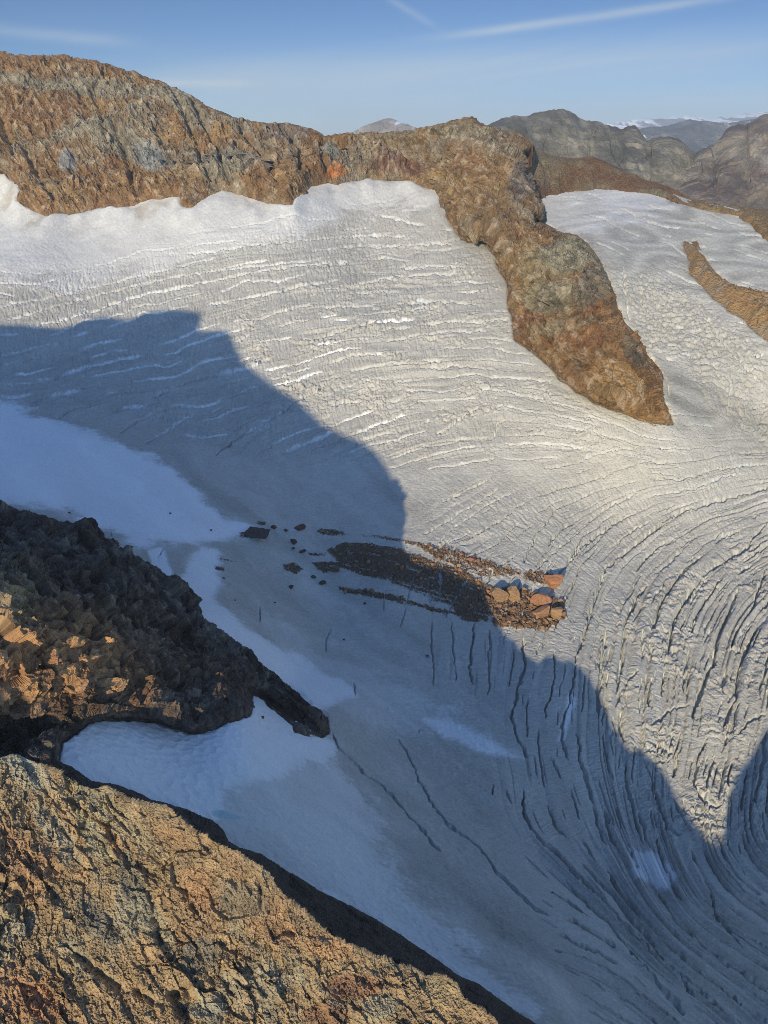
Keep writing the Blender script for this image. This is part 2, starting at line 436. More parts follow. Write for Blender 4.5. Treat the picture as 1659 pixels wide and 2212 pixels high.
def jag(top, amp, wl, seed, step=1.5):
    """adds teeth to a traced line that runs from left to right"""
    p = np.array(top, float); xs = np.arange(p[0, 0], p[-1, 0], step)
    n = fbm(xs / wl + seed, 0 * xs + seed, 0 * xs, 5, .62)
    return list(zip(xs.tolist(), (np.interp(xs, p[:, 0], p[:, 1]) + n * amp).tolist()))
def rough_line(pts, amp, wl, seed, closed=False, step=3.0):
    p = np.array(pts, float)
    if closed: p = np.vstack([p, p[:1]])
    out = []
    for (x0, y0), (x1, y1) in zip(p[:-1], p[1:]):
        n = max(1, int(math.hypot(x1 - x0, y1 - y0) / step))
        for k_ in range(n): out.append((x0 + (x1 - x0) * k_ / n, y0 + (y1 - y0) * k_ / n))
    if not closed: out.append(tuple(p[-1]))
    o = np.array(out)
    o[:, 0] += amp * fbm(o[:, 0] / wl + seed, o[:, 1] / wl, 0 * o[:, 0], 4, .6)
    o[:, 1] += amp * .8 * fbm(o[:, 0] / wl + seed + 40, o[:, 1] / wl, 0 * o[:, 0], 4, .6)
    return [tuple(v) for v in o.tolist()]
_sky = RUST[:42]
RUST_SKY = jag(_sky, 5.5, 22, 3.1, 3.0)
RUST = RUST_SKY + rough_line(RUST[42:], 5.0, 16, 2.2)
N_SKY = len(RUST_SKY)
CLIFF_BASE = rough_line(CLIFF_BASE, 3.5, 14, 6.6)
ISLE = rough_line(ISLE, 7, 18, 4.4, True)
CLIFF_TOP = jag(CLIFF_TOP, 12, 30, 5.2, 3.0) + [(708, 1580)]
FORE_TOP = jag(FORE_TOP, 6, 40, 8.2, 2.0)
FORE_CREST = jag(FORE_CREST, 15, 30, 1.7, 3.0)

# ------------------------------------------------------------------ the glacier's large form
GC = [(0,378,-110),(-140,365,-106),(40,412,-136),(0,470,-190),(150,462,-178),(400,448,-155),(478,411,-125),(640,440,-145),(800,388,-110),(900,395,-115),(955,430,-140),(1060,531,-210),(1110,700,-290),(1290,866,-355),(1450,911,-378),
      (-140,470,-195),(-140,700,-310),(0,700,-310),(400,700,-310),(800,700,-303),(800,540,-225),(400,560,-235),(0,560,-240),(0,900,-360),(-140,900,-350),(0,1060,-350),(400,900,-385),(829,900,-395),(829,1106,-450),(400,1106,-400),(200,1150,-370),
      (1300,1106,-470),(1659,1106,-485),(1659,911,-405),(1659,740,-310),(1780,740,-310),(1300,560,-215),(1200,430,-152),(1400,418,-140),(1659,520,-205),(1530,456,-165),(1400,700,-290),(1780,520,-205),
      (829,1300,-470),(500,1300,-410),(600,1500,-415),(829,1600,-480),(1200,1500,-515),(1659,1500,-545),(1300,1800,-560),(1659,1900,-605),(1659,2212,-645),(1780,1500,-550),(1780,2330,-665),
      (1160,2212,-468),(1300,2212,-520),(829,2000,-425),(500,1820,-350),(300,1705,-310),(140,1610,-285),(400,1610,-325),(540,1540,-345),(640,1590,-385),(-140,1300,-330),(100,1300,-345),(0,1700,-290),(829,2300,-420),(300,2200,-360)]
GC = np.array(GC, float)
G_T = TPS(GC[:, 0], GC[:, 1], q_from_z(GC[:, 0], GC[:, 1], GC[:, 2]), lam=2e-4)
def G_q(px, py): return np.maximum(G_T(px, py), 1 / 4000.0)
def at(px, py, q): return ray(px, py) / np.asarray(q)[..., None]

# ------------------------------------------------------------------ sun's-eye coordinates of the shadow edge
SA, CA, TE = math.sin(SUN_AZ), math.cos(SUN_AZ), math.tan(SUN_EL)
def sunview(P):
    u = P[..., 0] * CA - P[..., 1] * SA
    al = P[..., 0] * SA + P[..., 1] * CA
    return u, P[..., 2] + al * TE, al
S = np.array(SHADOW, float)
t = np.linspace(0, len(S) - 1, 1200)
SX = np.interp(t, np.arange(len(S)), S[:, 0]); SY = np.interp(t, np.arange(len(S)), S[:, 1])
U_, Z_, _ = sunview(at(SX, SY, G_q(SX, SY)))
ub = np.arange(-1300, 900, 6.0)
PROF = np.full(len(ub), np.nan)
for i, b in enumerate(ub):
    m = np.abs(U_ - b) < 5
    if m.any(): PROF[i] = Z_[m].max()
ok = ~np.isnan(PROF)
PROF = np.interp(ub, ub[ok], PROF[ok])
prof = lambda u: np.interp(u, ub, PROF)
print('PROFILE', [(int(u), int(prof(u))) for u in range(-1100, 500, 60)])

# ------------------------------------------------------------------ foreground rock: its sunlit crest throws the shadow's right part
FC = np.array(FORE_CREST, float)
t = np.linspace(0, len(FC) - 1, 90)
FX = np.interp(t, np.arange(len(FC)), FC[:, 0]); FY = np.interp(t, np.arange(len(FC)), FC[:, 1])
dep = []
for x, y in zip(FX, FY):
    best = None
    gq = float(G_q(x, y))
    for d in np.arange(1 / gq - 15, 200, -2.0):
        P = ray(x, y) * d
        u, zc, al = sunview(P)
        if zc > prof(u) - 3 - 9 * float(smooth(260, 120, x)): best = d; break
    dep.append(best if best else np.nan)
dep = np.array(dep)
okc = ~np.isnan(dep)
dep = np.interp(np.arange(len(dep)), np.arange(len(dep))[okc], dep[okc])
k = np.ones(7) / 7
dep = np.convolve(np.pad(dep, 3, 'edge'), k, 'valid')

# ------------------------------------------------------------------ glacier
def fill(poly, px, py, soft):
    return smooth(-soft, soft, sdist(px, py, poly, 6))

st = 1.4
gx, gy = np.meshgrid(np.arange(-120, 1790, st), np.arange(352, 2330, st))
q = G_q(gx, gy)
P = at(gx, gy, q)
X, Y, Z = P[..., 0], P[..., 1], P[..., 2]
dist = 1 / q
rust_sd = sdist(gx, gy, RUST)
isle_sd = np.maximum(sdist(gx, gy, ISLE), sdist(gx, gy, ISLE2, 2))
cliff_poly = CLIFF_TOP + CLIFF_BASE[::-1][1:]
cliff_sd = sdist(gx, gy, cliff_poly)
fore_sd = gy - curve(FORE_TOP)(gx)
back_y = curve(BACK_BASE)(gx)
mask = (rust_sd < 26) & (isle_sd < 22) & (cliff_sd < 70) & (fore_sd < 120)
mask &= ~((gx > 1150) & (gy < back_y - 14)) & ~((gx < 1150) & (gx > 60) & (gy < 392))

# crevasse families: lines traced along the ice, each with its order number
FAM_A = [(-2,[(0,560),(300,520),(600,480),(900,450)]),
 (0,[(60,620),(250,580),(390,554),(550,531),(665,519),(830,511),(950,507)]), (2,[(0,664),(150,636),(300,598),(425,568),(550,551),(700,540),(830,530),(1000,530)]),
 (3,[(10,694),(150,654),(300,616),(450,590),(585,571),(760,552),(1010,548)]), (5,[(-60,740),(100,725),(280,670),(400,640),(520,611),(650,590),(755,580),(1040,580)]),
 (8,[(5,836),(130,812),(312,765),(520,700),(740,655),(1000,630),(1100,625)]), (12,[(-60,890),(260,848),(374,841),(468,810),(588,779),(800,735),(1100,725)]),
 (15,[(240,912),(380,880),(500,855),(660,822),(900,790),(1180,790)]), (18,[(460,980),(560,925),(700,870),(900,835),(1200,850),(1400,930)]), (21,[(600,990),(730,945),(900,895),(1100,885),(1350,940)]),
 (24,[(700,1040),(850,980),(1100,945),(1400,980)])]
FAM_C = [(0,[(905,1163),(955,1133),(1030,1088),(1080,1053),(1150,1020),(1300,980)]), (1,[(940,1330),(960,1200),(1004,1168),(1069,1133),(1139,1083),(1249,1048),(1399,1000)]),
 (2,[(1025,1500),(1030,1340),(1060,1250),(1120,1190),(1160,1150),(1230,1100),(1330,1060),(1479,1030),(1600,1005)]),
 (3,[(1105,1550),(1130,1380),(1165,1300),(1190,1250),(1229,1185),(1279,1130),(1379,1080),(1480,1058),(1659,1025)]),
 (4.5,[(1200,1600),(1215,1440),(1230,1340),(1260,1250),(1300,1195),(1350,1150),(1450,1095),(1600,1055)]),
 (5.5,[(1245,1575),(1250,1438),(1268,1363),(1294,1273),(1335,1213),(1385,1173),(1464,1115),(1529,1093),(1659,1056)]),
 (7,[(1320,1600),(1335,1400),(1360,1300),(1400,1230),(1480,1160),(1600,1110),(1700,1090)]), (9,[(1400,1700),(1420,1500),(1440,1350),(1500,1250),(1600,1170),(1720,1130)]),
 (12,[(1500,1800),(1520,1600),(1550,1400),(1620,1280),(1720,1220)]), (15,[(1600,1850),(1610,1600),(1659,1400),(1740,1320)]),
 (1,[(935,1500),(900,1650),(965,1780),(1105,1920),(1190,1990)]), (3,[(1129,1700),(1132,1760),(1170,1820),(1280,1935),(1380,2035),(1555,2185)]),
 (5.5,[(1255,1660),(1280,1735),(1330,1860),(1405,1985),(1480,2060),(1600,2150)]), (8,[(1400,1840),(1470,1980),(1659,2120)]), (0,[(700,1600),(830,1750),(960,1850)]),(0,[(820,1380),(830,1560)])]
def family(lines):
    x, y, v = [], [], []
    for val, pts in lines:
        p = np.array(pts, float)
        for j in range(len(p)):
            x.append(p[j, 0]); y.append(p[j, 1]); v.append(val)
    T = TPS(x, y, v, lam=0.002)
    return coarse(lambda a, b: T(a, b), gx, gy, 6)
pA, pC = family(FAM_A), family(FAM_C)

w1 = fbm(X / 60, Y / 60, Z / 60, 4)
w2 = fbm(X / 18 + 9, Y / 18, Z / 18, 4)
n_long = fbm(X / 150 + 4, Y / 60, Z / 60, 3)
disp = np.zeros_like(Z)

def cracks(phase, freq, width, seed, thresh):
    """breaking cracks along the level lines of phase: 0..1"""
    ph = phase * freq + 0.22 * w1 + 0.10 * w2 + seed
    cell = np.floor(ph + .5)
    f = np.abs(ph - cell)
    lenmod = perlin(X / 85 + cell * 7.31 + seed, Y / 85 + cell * 3.17, cell * 0.77)
    on = smooth(thresh, thresh + 0.25, lenmod)
    return np.exp(-(f / (width * (0.5 + 0.7 * on))) ** 2) * on, ph

# masks of how broken the ice is
mA = fill([(-140,600),(200,570),(500,500),(760,440),(900,420),(960,470),(1000,530),(1060,560),(1110,740),(1260,880),(1450,930),(1500,990),(1100,1000),(900,1010),(700,1000),(420,960),(240,910),(-140,850)], gx, gy, 45)
mA2 = fill([(500,720),(800,560),(1000,560),(1070,600),(1110,760),(1280,900),(1430,940),(1300,980),(1050,960),(780,900),(560,880)], gx, gy, 90)
mC = fill([(880,1180),(1000,1060),(1250,990),(1500,960),(1800,930),(1800,2400),(1350,2300),(1150,1960),(1080,1700),(1080,1500),(960,1450),(930,1300)], gx, gy, 55)
mS = fill([(1330,1330),(1450,1180),(1800,1080),(1800,2400),(1500,2200),(1400,1980),(1360,1700),(1290,1500)], gx, gy, 80)
mR = fill([(1180,420),(1420,420),(1800,500),(1800,960),(1450,920),(1420,800),(1330,640),(1260,520)], gx, gy, 25)
mR2 = fill([(1330,600),(1420,600),(1500,640),(1620,740),(1800,900),(1800,1000),(1640,960),(1560,900),(1450,760),(1400,760)], gx, gy, 35)

def jitter(p, k):
    return p + .55 * np.sin(p * 1.9 + k) + .35 * np.sin(p * 4.3 + 2 * k)
c, _ = cracks(jitter(pA, .4), 1.7, .07, 5.7, .12)
disp -= c * mA * 2.2
c, _ = cracks(jitter(pC, 1.4), 2.2, .07, 3.3, .12)
disp -= c * mC * 3.0
# stepped slabs between the cracks
sl = jitter(pC, .8) + 0.25 * w1
fr_ = sl - np.floor(sl)
onl = smooth(-.35, .35, perlin(X / 120 + 31, Y / 120, np.floor(sl) * .7))
disp += onl * (mC * (np.sin(fr_ * math.pi) ** 0.7 - .6) * 2.6 + mS * (np.sin(fr_ * math.pi) ** 0.45 - .6) * 4.6)
sl = jitter(pA, 2.) * .8 + 0.4 * w1
fr_ = sl - np.floor(sl)
onl = smooth(-.3, .4, perlin(X / 160 + 51, Y / 120, np.floor(sl) * .7))
disp += onl * (mA * (0.5 - fr_) * 1.6 + mA2 * (0.5 - fr_) * 1.8)
# lower right: deep long furrows sheared down the slope
fu = fbm(jitter(pC, .3) * 1.1 + 0.08 * w1, gx / 1200 + gy / 1200, 0.3 * np.ones_like(gx), 4, .55, ridged=True)
mF = fill([(1180,1850),(1330,1800),(1500,1850),(1800,1750),(1800,2400),(1480,2330),(1250,2050)], gx, gy, 60)
disp += mF * fu * 7.5
# broken ice
bn = fbm(X / 14, Y / 14, Z / 14, 5, .55, ridged=True)
bl, edge, _ = blocks((X + 6 * w2) / 13, (Y + 6 * w1) / 9, Z / 13, 1.0, .9)
bl2, _, _ = blocks((X + 5 * w2) / 6, (Y + 5 * w1) / 5, Z / 6 + 3, 1.0, .9)
patch = smooth(-.15, .4, perlin(X / 55 + 77, Y / 45, Z / 60))
disp += (1 - .85 * mF) * mS * patch * (bn * 1.6 + bl * 2.2 + bl2 * 1.6) + mS * bn * .5 + mR2 * (bn * 2.0 + bl * 3.6 + bl2 * 2.0) + mA2 * patch * (bn * 1.6 + bl * 2.2 + bl2 * 1.6) + mC * bn * .45 + mA * patch * (bn * .8 + bl2 * .8)
# right branch: swirled layers
sw = perlin(X / 170 + 5, Y / 170, Z / 90)
ly = np.sin((Z / 5.2) + sw * 9 + w2 * .8)
disp += mR * (ly * .55 + bn * .8 + w2 * .9)
disp -= 4.5 * np.exp(-((rust_sd + 2) / 4.5) ** 2) * smooth(940, 990, gx) + 3.0 * np.exp(-((isle_sd + 1) / 4.0) ** 2) + 2.2 * np.exp(-((cliff_sd + 1) / 4.0) ** 2) * smooth(1440, 1480, gy)
# all over: gentle roll, drainage ribs down the slope, sastrugi
disp += w1 * 1.6 + w2 * .5
ribs = fbm(X / 3.2, Y / 16, Z / 30, 3, .5, ridged=True)
ribs2 = fbm((X * .8 + Y * .5) / 16, (Y * .9 - X * .35) / 2.8, Z / 12, 4, .6, ridged=True)
snow_poly = [
 ([(-140,340),(0,360),(60,430),(200,440),(480,395),(700,385),(860,385),(940,400),(950,440),(880,440),(760,460),(640,510),(420,545),(300,580),(150,600),(-140,600)], 40, .42),
 ([(1170,400),(1420,410),(1440,440),(1330,480),(1240,500),(1170,480)], 25, .45),
 ([(-140,868),(0,872),(110,905),(250,965),(380,1015),(440,1075),(500,1125),(560,1150),(440,1165),(300,1180),(150,1100),(-140,1060)], 16, .95),
 ([(320,1190),(350,1180),(378,1250),(330,1240)], 5, .9),
 ([(385,1250),(440,1190),(470,1195),(470,1300),(530,1360),(620,1410),(740,1470),(765,1500),(700,1530),(620,1500),(540,1420),(420,1320)], 14, .85),
 ([(100,1540),(520,1440),(600,1470),(690,1570),(720,1620),(620,1670),(480,1720),(440,1820),(560,1880),(800,2000),(700,1980),(300,1800),(100,1680)], 30, .9),
 ([(330,1600),(560,1620),(700,1640),(760,1720),(830,1850),(930,1990),(1010,2110),(860,2030),(640,1900),(480,1800),(380,1740)], 55, .5),
 ([(560,1330),(640,1400),(760,1440),(860,1500),(940,1560),(820,1560),(740,1520),(620,1440)], 40, .3),
 ([(920,1555),(960,1560),(1060,1605),(1130,1640),(1040,1625),(960,1590)], 10, .75),
 ([(560,1850),(700,1870),(950,2040),(1150,2190),(1000,2140),(700,1960)], 25, .55),
 ([(1360,1840),(1420,1850),(1460,1900),(1440,1930),(1370,1900)], 8, .7),
 ([(1230,1500),(1245,1510),(1222,1600),(1205,1600)], 5, .7)]
snow = np.zeros_like(Z)
for poly, so, am in snow_poly:
    x0, x1 = min(p[0] for p in poly) - 60, max(p[0] for p in poly) + 60
    y0, y1 = min(p[1] for p in poly) - 60, max(p[1] for p in poly) + 60
    i0, i1 = max(0, int((y0 - gy[0, 0]) / st)), min(gy.shape[0], int((y1 - gy[0, 0]) / st))
    j0, j1 = max(0, int((x0 - gx[0, 0]) / st)), min(gx.shape[1], int((x1 - gx[0, 0]) / st))
    s_ = (slice(i0, i1), slice(j0, j1))
    so = so * .8; shp = min(so, 7) ; d_ = sdist(gx[s_], gy[s_], poly, 4) + (w1[s_] * 1.1 + w2[s_] * 1.0 + n_long[s_] * 1.5 + ribs2[s_] * .9) * so
    d_ = d_ + .5 * so * fbm((gx[s_] * .8 + gy[s_] * .6) / 40, (gy[s_] * .8 - gx[s_] * .6) / 9, w1[s_], 5, .65)
    snow[s_] = np.maximum(snow[s_], (.45 * smooth(-so * 1.3, so * 1.3, d_) + .55 * smooth(-shp, shp, d_)) * am)
rough = (1 - .8 * snow)
arc = np.arctan2(gy - 1600, gx - 1700) * 520
rad = np.hypot(gy - 1600, gx - 1700)
wy_ = 5 * w2 + 7 * w1
ribC = fbm((arc + wy_) / 5.2, rad / 34, w1, 2, .5, ridged=True)
ribA = fbm((gx - .15 * gy + wy_) / 6.0, (gy + .2 * gx) / 26, w1, 2, .5, ridged=True)
ribD = fbm((gx * .55 - gy * .83 + wy_) / 5.0, (gx * .83 + gy * .55) / 30, w1, 2, .5, ridged=True)
mmC = np.clip(mC + mS, 0, 1); mmA = np.clip(mA, 0, 1) * (1 - mmC)
rb_ = ribC * mmC + ribA * mmA + ribD * (1 - mmC) * (1 - mmA)
spk = fbm(gx / 5.5, gy / 4.5, w1, 3, .6, ridged=True)
pxm = dist / 1704
ramp = smooth(-.5, .5, w1 + .6 * n_long) * .6 + .55
disp += rough * ramp * pxm * (rb_ * (.8 + 1.9 * np.clip(mmC + mmA, 0, 1)) + spk * .3) * smooth(1.15, 1.0, gy / 1750) + (1 - rough) * pxm * spk * .5
disp += ribs2 * rough * .3 * smooth(150, 600, dist)
# sun cups on the near snow
F1, F2, V_, R_ = worley(X[int((1440 - 352) / st):, :int((1200 + 120) / st)] / 5.0, Y[int((1440 - 352) / st):, :int((1200 + 120) / st)] / 3.4, Z[int((1440 - 352) / st):, :int((1200 + 120) / st)] / 6)
cup = np.zeros_like(Z); cup[int((1440 - 352) / st):, :int((1200 + 120) / st)] = F1 ** 2
disp += cup * 1.4 * (1 - mC) * smooth(1440, 1560, gy)
# scalloped drift along the foot of the rust wall, wind-blown dust in its hollows
dr = smooth(60, 12, -rust_sd) * smooth(980, 880, gx) * smooth(-2, 10, -rust_sd)
scal = perlin(X / 70 + 20, Y / 300, Z / 200) + .5 * perlin(X / 28, Y / 90, Z / 60)
disp += dr * (scal * 11 + 4)
dust = dr * smooth(.0, .5, -scal + .35 * w2) * smooth(700, 300, gx) * .55

# single crevasses: points, half width (px), depth (m)
CREV = [
 ([(390,554),(550,531),(665,519),(750,513),(830,511),(880,512)],1.9,6), ([(0,664),(150,636),(300,598),(425,568),(470,560)],1.5,4), ([(550,549),(585,541)],1.5,3),
 ([(10,694),(150,654),(300,616),(450,588),(585,561)],1.8,5), ([(60,712),(150,690),(280,646),(400,620),(500,599),(650,574),(755,569)],2.0,6), ([(435,664),(500,651),(600,631),(650,619),(740,605)],2.6,6),
 ([(450,590),(610,570),(700,560)],1.6,4), ([(790,540),(870,531),(980,528)],2.2,5), ([(800,467),(840,470),(880,482),(930,490)],2.4,5), ([(720,535),(790,530)],1.8,4),
 ([(860,585),(930,575),(1010,580)],2.0,5), ([(755,620),(860,600),(1000,590)],2.2,6), ([(660,545),(760,535),(835,530)],1.6,4),([(0,770),(120,745),(200,715)],1.6,4),([(0,790),(150,765),(270,730)],1.7,4),
 ([(5,836),(70,828),(130,815),(182,795),(312,769)],2.2,5), ([(322,862),(374,841),(420,822),(468,810),(541,795),(588,779)],3.2,9), ([(62,880),(100,860),(160,845),(235,830)],3.4,5),
 ([(110,908),(160,885),(230,870)],3.0,4), ([(210,893),(300,880),(350,870)],2.4,4), ([(250,945),(275,925),(310,905),(340,890)],2.2,4), ([(310,960),(350,940),(385,915),(420,895)],2.8,4),
 ([(460,990),(500,955),(560,925),(610,890)],2.6,6), ([(600,985),(650,965),(720,935)],2.6,6), ([(560,915),(610,895),(640,865),(700,842)],2.6,7), ([(500,700),(560,690),(620,670),(690,655)],2.2,6),
 ([(940,940),(965,925),(985,915),(1015,890),(1040,884)],3.2,7), ([(1050,955),(1065,940),(1075,918),(1095,905)],4.0,7), ([(910,913),(935,910)],3,5), ([(700,790),(760,770),(840,765)],2.4,6), ([(705,885),(750,870),(800,868)],2.6,6),
 ([(650,740),(720,720),(800,700),(900,690)],2.2,6), ([(820,740),(900,725),(990,715),(1060,715)],2.4,6), ([(900,800),(980,790),(1080,800)],2.4,6), ([(840,660),(930,650),(1040,660)],2.4,6),
 # right arcs
 ([(905,1163),(955,1133),(1030,1088),(1080,1053)],1.8,4), ([(930,1190),(980,1140),(1040,1100),(1110,1060)],1.5,3), ([(1004,1168),(1069,1133),(1109,1103),(1139,1083)],2.2,5), ([(1129,1223),(1160,1150),(1204,1100),(1290,1062),(1379,1037)],2.4,6),
 ([(1150,1240),(1190,1200),(1229,1170),(1300,1105),(1380,1065)],2.2,6), ([(1299,1243),(1329,1208),(1379,1173),(1429,1133),(1464,1108),(1529,1088),(1579,1073),(1629,1063),(1690,1045)],4.2,11),
 ([(1304,1233),(1294,1273),(1279,1313),(1264,1363),(1252,1398),(1244,1438)],4.2,10), ([(1200,1250),(1250,1190),(1310,1140),(1380,1105)],3.0,8), ([(1215,1230),(1260,1160),(1330,1110)],2.4,7),
 ([(1659,1133),(1629,1158),(1609,1188),(1569,1213),(1520,1238)],4.0,10), ([(1505,1263),(1480,1298),(1460,1330),(1450,1365),(1440,1415)],5.0,12), ([(1400,1260),(1370,1300),(1350,1350),(1345,1420),(1330,1500)],4.5,11),
 ([(1595,1275),(1570,1330),(1550,1380),(1540,1440),(1510,1500),(1490,1560)],5.5,12), ([(1460,1160),(1400,1200),(1370,1240)],3.4,9), ([(1520,1200),(1470,1240),(1430,1300),(1410,1370)],3.6,9),
 ([(1659,1220),(1640,1270),(1620,1330)],4.5,10), ([(1640,1350),(1600,1430),(1590,1500),(1560,1580)],5,11), ([(1380,1450),(1340,1490),(1330,1530)],5,9), ([(1400,1580),(1440,1540),(1490,1525)],4.5,8), ([(1659,1540),(1610,1570),(1590,1600)],4.5,8),
 ([(1530,1590),(1505,1640),(1500,1700),(1530,1740),(1560,1745)],6,10), ([(1345,1520),(1340,1570),(1350,1610)],4,9), ([(1570,1440),(1560,1500)],5,9),
 # under the boulders
 ([(1024,1340),(1020,1400),(1016,1450),(1023,1484)],2.8,9), ([(1060,1355),(1056,1420),(1057,1488),(1050,1510)],1.7,6), ([(975,1335),(979,1400),(984,1480)],1.6,5), ([(933,1330),(932,1400),(938,1460)],1.5,5), ([(937,1440),(935,1500)],1.3,4),
 ([(1130,1375),(1133,1440),(1115,1510),(1100,1550),(1110,1580),(1140,1640)],3.2,9), ([(1164,1385),(1160,1420)],1.8,5), ([(1199,1400),(1197,1480),(1180,1530),(1180,1560)],2.6,8), ([(1245,1430),(1235,1500),(1215,1560),(1215,1600),(1232,1650)],3.6,8),
 ([(560,1300),(561,1330),(563,1352)],1.5,4), ([(722,1350),(705,1380),(703,1420)],1.2,2.5), ([(762,1465),(768,1510)],1.3,4), ([(236,1140),(240,1158),(238,1165)],1.6,4), ([(893,1255),(870,1320)],1.4,3), ([(838,1250),(825,1330)],1.2,3), ([(880,1300),(862,1365)],1.2,3),
 ([(1015,1240),(985,1295),(960,1340)],1.8,5), ([(910,1220),(880,1275)],1.5,4), ([(455,1175),(443,1195)],1.6,3), ([(335,1215),(345,1195),(355,1180)],2.0,4),
 # lower right, running down the slope
 ([(1129,1700),(1131,1760),(1145,1790),(1170,1820),(1200,1850),(1280,1935),(1380,2035),(1470,2110),(1560,2195)],4.2,9), ([(1090,1700),(1105,1745)],2,5), ([(1175,1735),(1195,1775),(1225,1815)],2.8,7), ([(1245,1575),(1252,1640),(1270,1690),(1280,1740)],3.0,8),
 ([(1280,1740),(1290,1790),(1310,1840)],3.4,7), ([(1300,1745),(1320,1810),(1335,1850)],3.4,8), ([(1330,1740),(1340,1800)],2.6,7), ([(1300,1585),(1310,1640),(1325,1700)],2,6), ([(1190,1630),(1215,1690)],2.4,6), ([(1230,1700),(1255,1780)],2.2,6),
 ([(715,1575),(735,1620),(790,1675),(850,1720),(900,1785),(955,1845)],2.4,5), ([(860,1595),(890,1655),(930,1730),(965,1780),(1030,1830),(1105,1920),(1190,1990)],2.8,5), ([(1310,1880),(1350,1950),(1420,2030),(1500,2100),(1600,2180)],5.0,11),
 ([(1250,1870),(1330,1950),(1420,2060),(1500,2160)],4.0,8), ([(1400,1900),(1450,1990),(1540,2070),(1659,2150)],5.5,10), ([(1520,1900),(1550,1990),(1600,2060)],5,10), ([(1390,1640),(1415,1720),(1440,1790),(1470,1810)],3.4,8), ([(1455,1720),(1480,1790)],3.4,8),
 ([(910,1565),(902,1595)],1.6,4), ([(1065,1690),(1062,1725)],3.0,6), ([(1320,1540),(1335,1600)],2.4,7),([(1220,1905),(1320,2010),(1400,2110),(1480,2200)],3.4,7),
 # right branch
 ([(1345,570),(1350,640),(1360,700)],3.0,5), ([(1330,445),(1380,470),(1430,490),(1480,495)],2.0,4), ([(1345,790),(1400,800)],2,4), ([(1450,870),(1440,820),(1400,760)],2.4,5), ([(1500,650),(1560,740),(1640,830)],2.6,5), ([(1580,790),(1575,860),(1570,910)],1.5,3),
]
g4 = slice(None, None, 4)
def tracer(phase):
    ph = phase[g4, g4]; gyy, gxx = np.gradient(ph)
    nrm = np.hypot(gxx, gyy) + 1e-9
    vx, vy = -gyy / nrm, gxx / nrm
    x0_, y0_, s4 = gx[0, 0], gy[0, 0], st * 4
    def run(x, y, L, step=9.):
        pts = []
        for sgn in (1, -1):
            cx_, cy_ = x, y; seg = []
            for _ in range(int(L / 2 / step)):
                i, j = int((cy_ - y0_) / s4), int((cx_ - x0_) / s4)
                if not (0 <= i < ph.shape[0] and 0 <= j < ph.shape[1]): break
                cx_ += sgn * vx[i, j] * step; cy_ += sgn * vy[i, j] * step
                seg.append((cx_, cy_))
            pts = (seg[::-1] + [(x, y)] + pts) if sgn == 1 else (pts + seg)
        return pts
    return run
rc = np.random.default_rng(5)
taken = [np.array(c_[0], float) for c_ in CREV]
taken = np.vstack([np.stack([np.interp(np.linspace(0, len(t_) - 1, len(t_) * 4), np.arange(len(t_)), t_[:, k_]) for k_ in (0, 1)], 1) for t_ in taken])
extra = []
def scatter(mask_, tr, n, Lr, wr, dr_, sep):
    global taken
    ys, xs = np.nonzero((mask_ > .45) & mask)
    for _ in range(n):
        k_ = rc.integers(len(ys)); x, y = gx[0, xs[k_]], gy[ys[k_], 0]
        m_ = mask_[ys[k_], xs[k_]]
        pts = np.array(tr(x, y, rc.uniform(*Lr)))
        if len(pts) < 3: continue
        dmin = np.min(np.hypot(taken[:, 0, None] - pts[None, :, 0], taken[:, 1, None] - pts[None, :, 1]), 0)
        ok_ = (dmin > sep) & (bilin(mask_, gx[0, 0], gy[0, 0], st, pts[:, 0], pts[:, 1]) > .3)
        if not ok_[len(ok_) // 2]: continue
        lo = hi = len(ok_) // 2
        while lo > 0 and ok_[lo - 1]: lo -= 1
        while hi < len(ok_) - 1 and ok_[hi + 1]: hi += 1
        pts = pts[lo:hi + 1]
        if len(pts) < 3: continue
        taken = np.vstack([taken, pts])
        extra.append((pts, rc.uniform(*wr), rc.uniform(*dr_)))
tA, tC = tracer(pA + .5 * w1), tracer(pC + .18 * w1)
mC_ = mC * np.maximum(smooth(1060, 1120, gx), smooth(1400, 1360, gy))
scatter(mF, tC, 90, (200, 560), (1.6, 4.4), (5, 11), 20)
scatter(mS * (1 - .7 * mF), tC, 190, (200, 640), (2.2, 6.0), (7, 14), 27)
scatter(mC_ * (1 - mS) * (1 - .5 * mF), tC, 180, (220, 700), (1.2, 3.2), (4, 9), 20)
scatter(mS * (1 - .7 * mF), tC, 260, (30, 130), (1.0, 3.0), (4, 8), 8)
scatter(mC_ * (1 - mF), tC, 170, (40, 130), (.8, 1.5), (2.5, 5), 8)
scatter(mA * (1 - mA2), tA, 150, (200, 520), (.8, 1.5), (2.5, 5), 14)
scatter(mA2, tA, 120, (140, 380), (.9, 1.8), (3, 6), 14)
scatter(mA2, tA, 240, (18, 70), (.8, 1.5), (2, 5), 8)
scatter(mR2, tC, 170, (20, 90), (1.0, 2.4), (3, 6), 9)
scatter(mR * (1 - mR2), tA, 60, (60, 240), (.8, 1.5), (2, 4), 13)
CREV = CREV + extra
wob = 2.2 * perlin(X / 16, Y / 16, Z / 16) + 1.4 * perlin(X / 5, Y / 5, Z / 5)
wob2 = 2.2 * perlin(X / 16 + 50, Y / 16, Z / 16) + 1.4 * perlin(X / 5 + 50, Y / 5, Z / 5)
blue = np.zeros_like(Z); clean = np.zeros_like(Z); cut = np.zeros_like(Z)
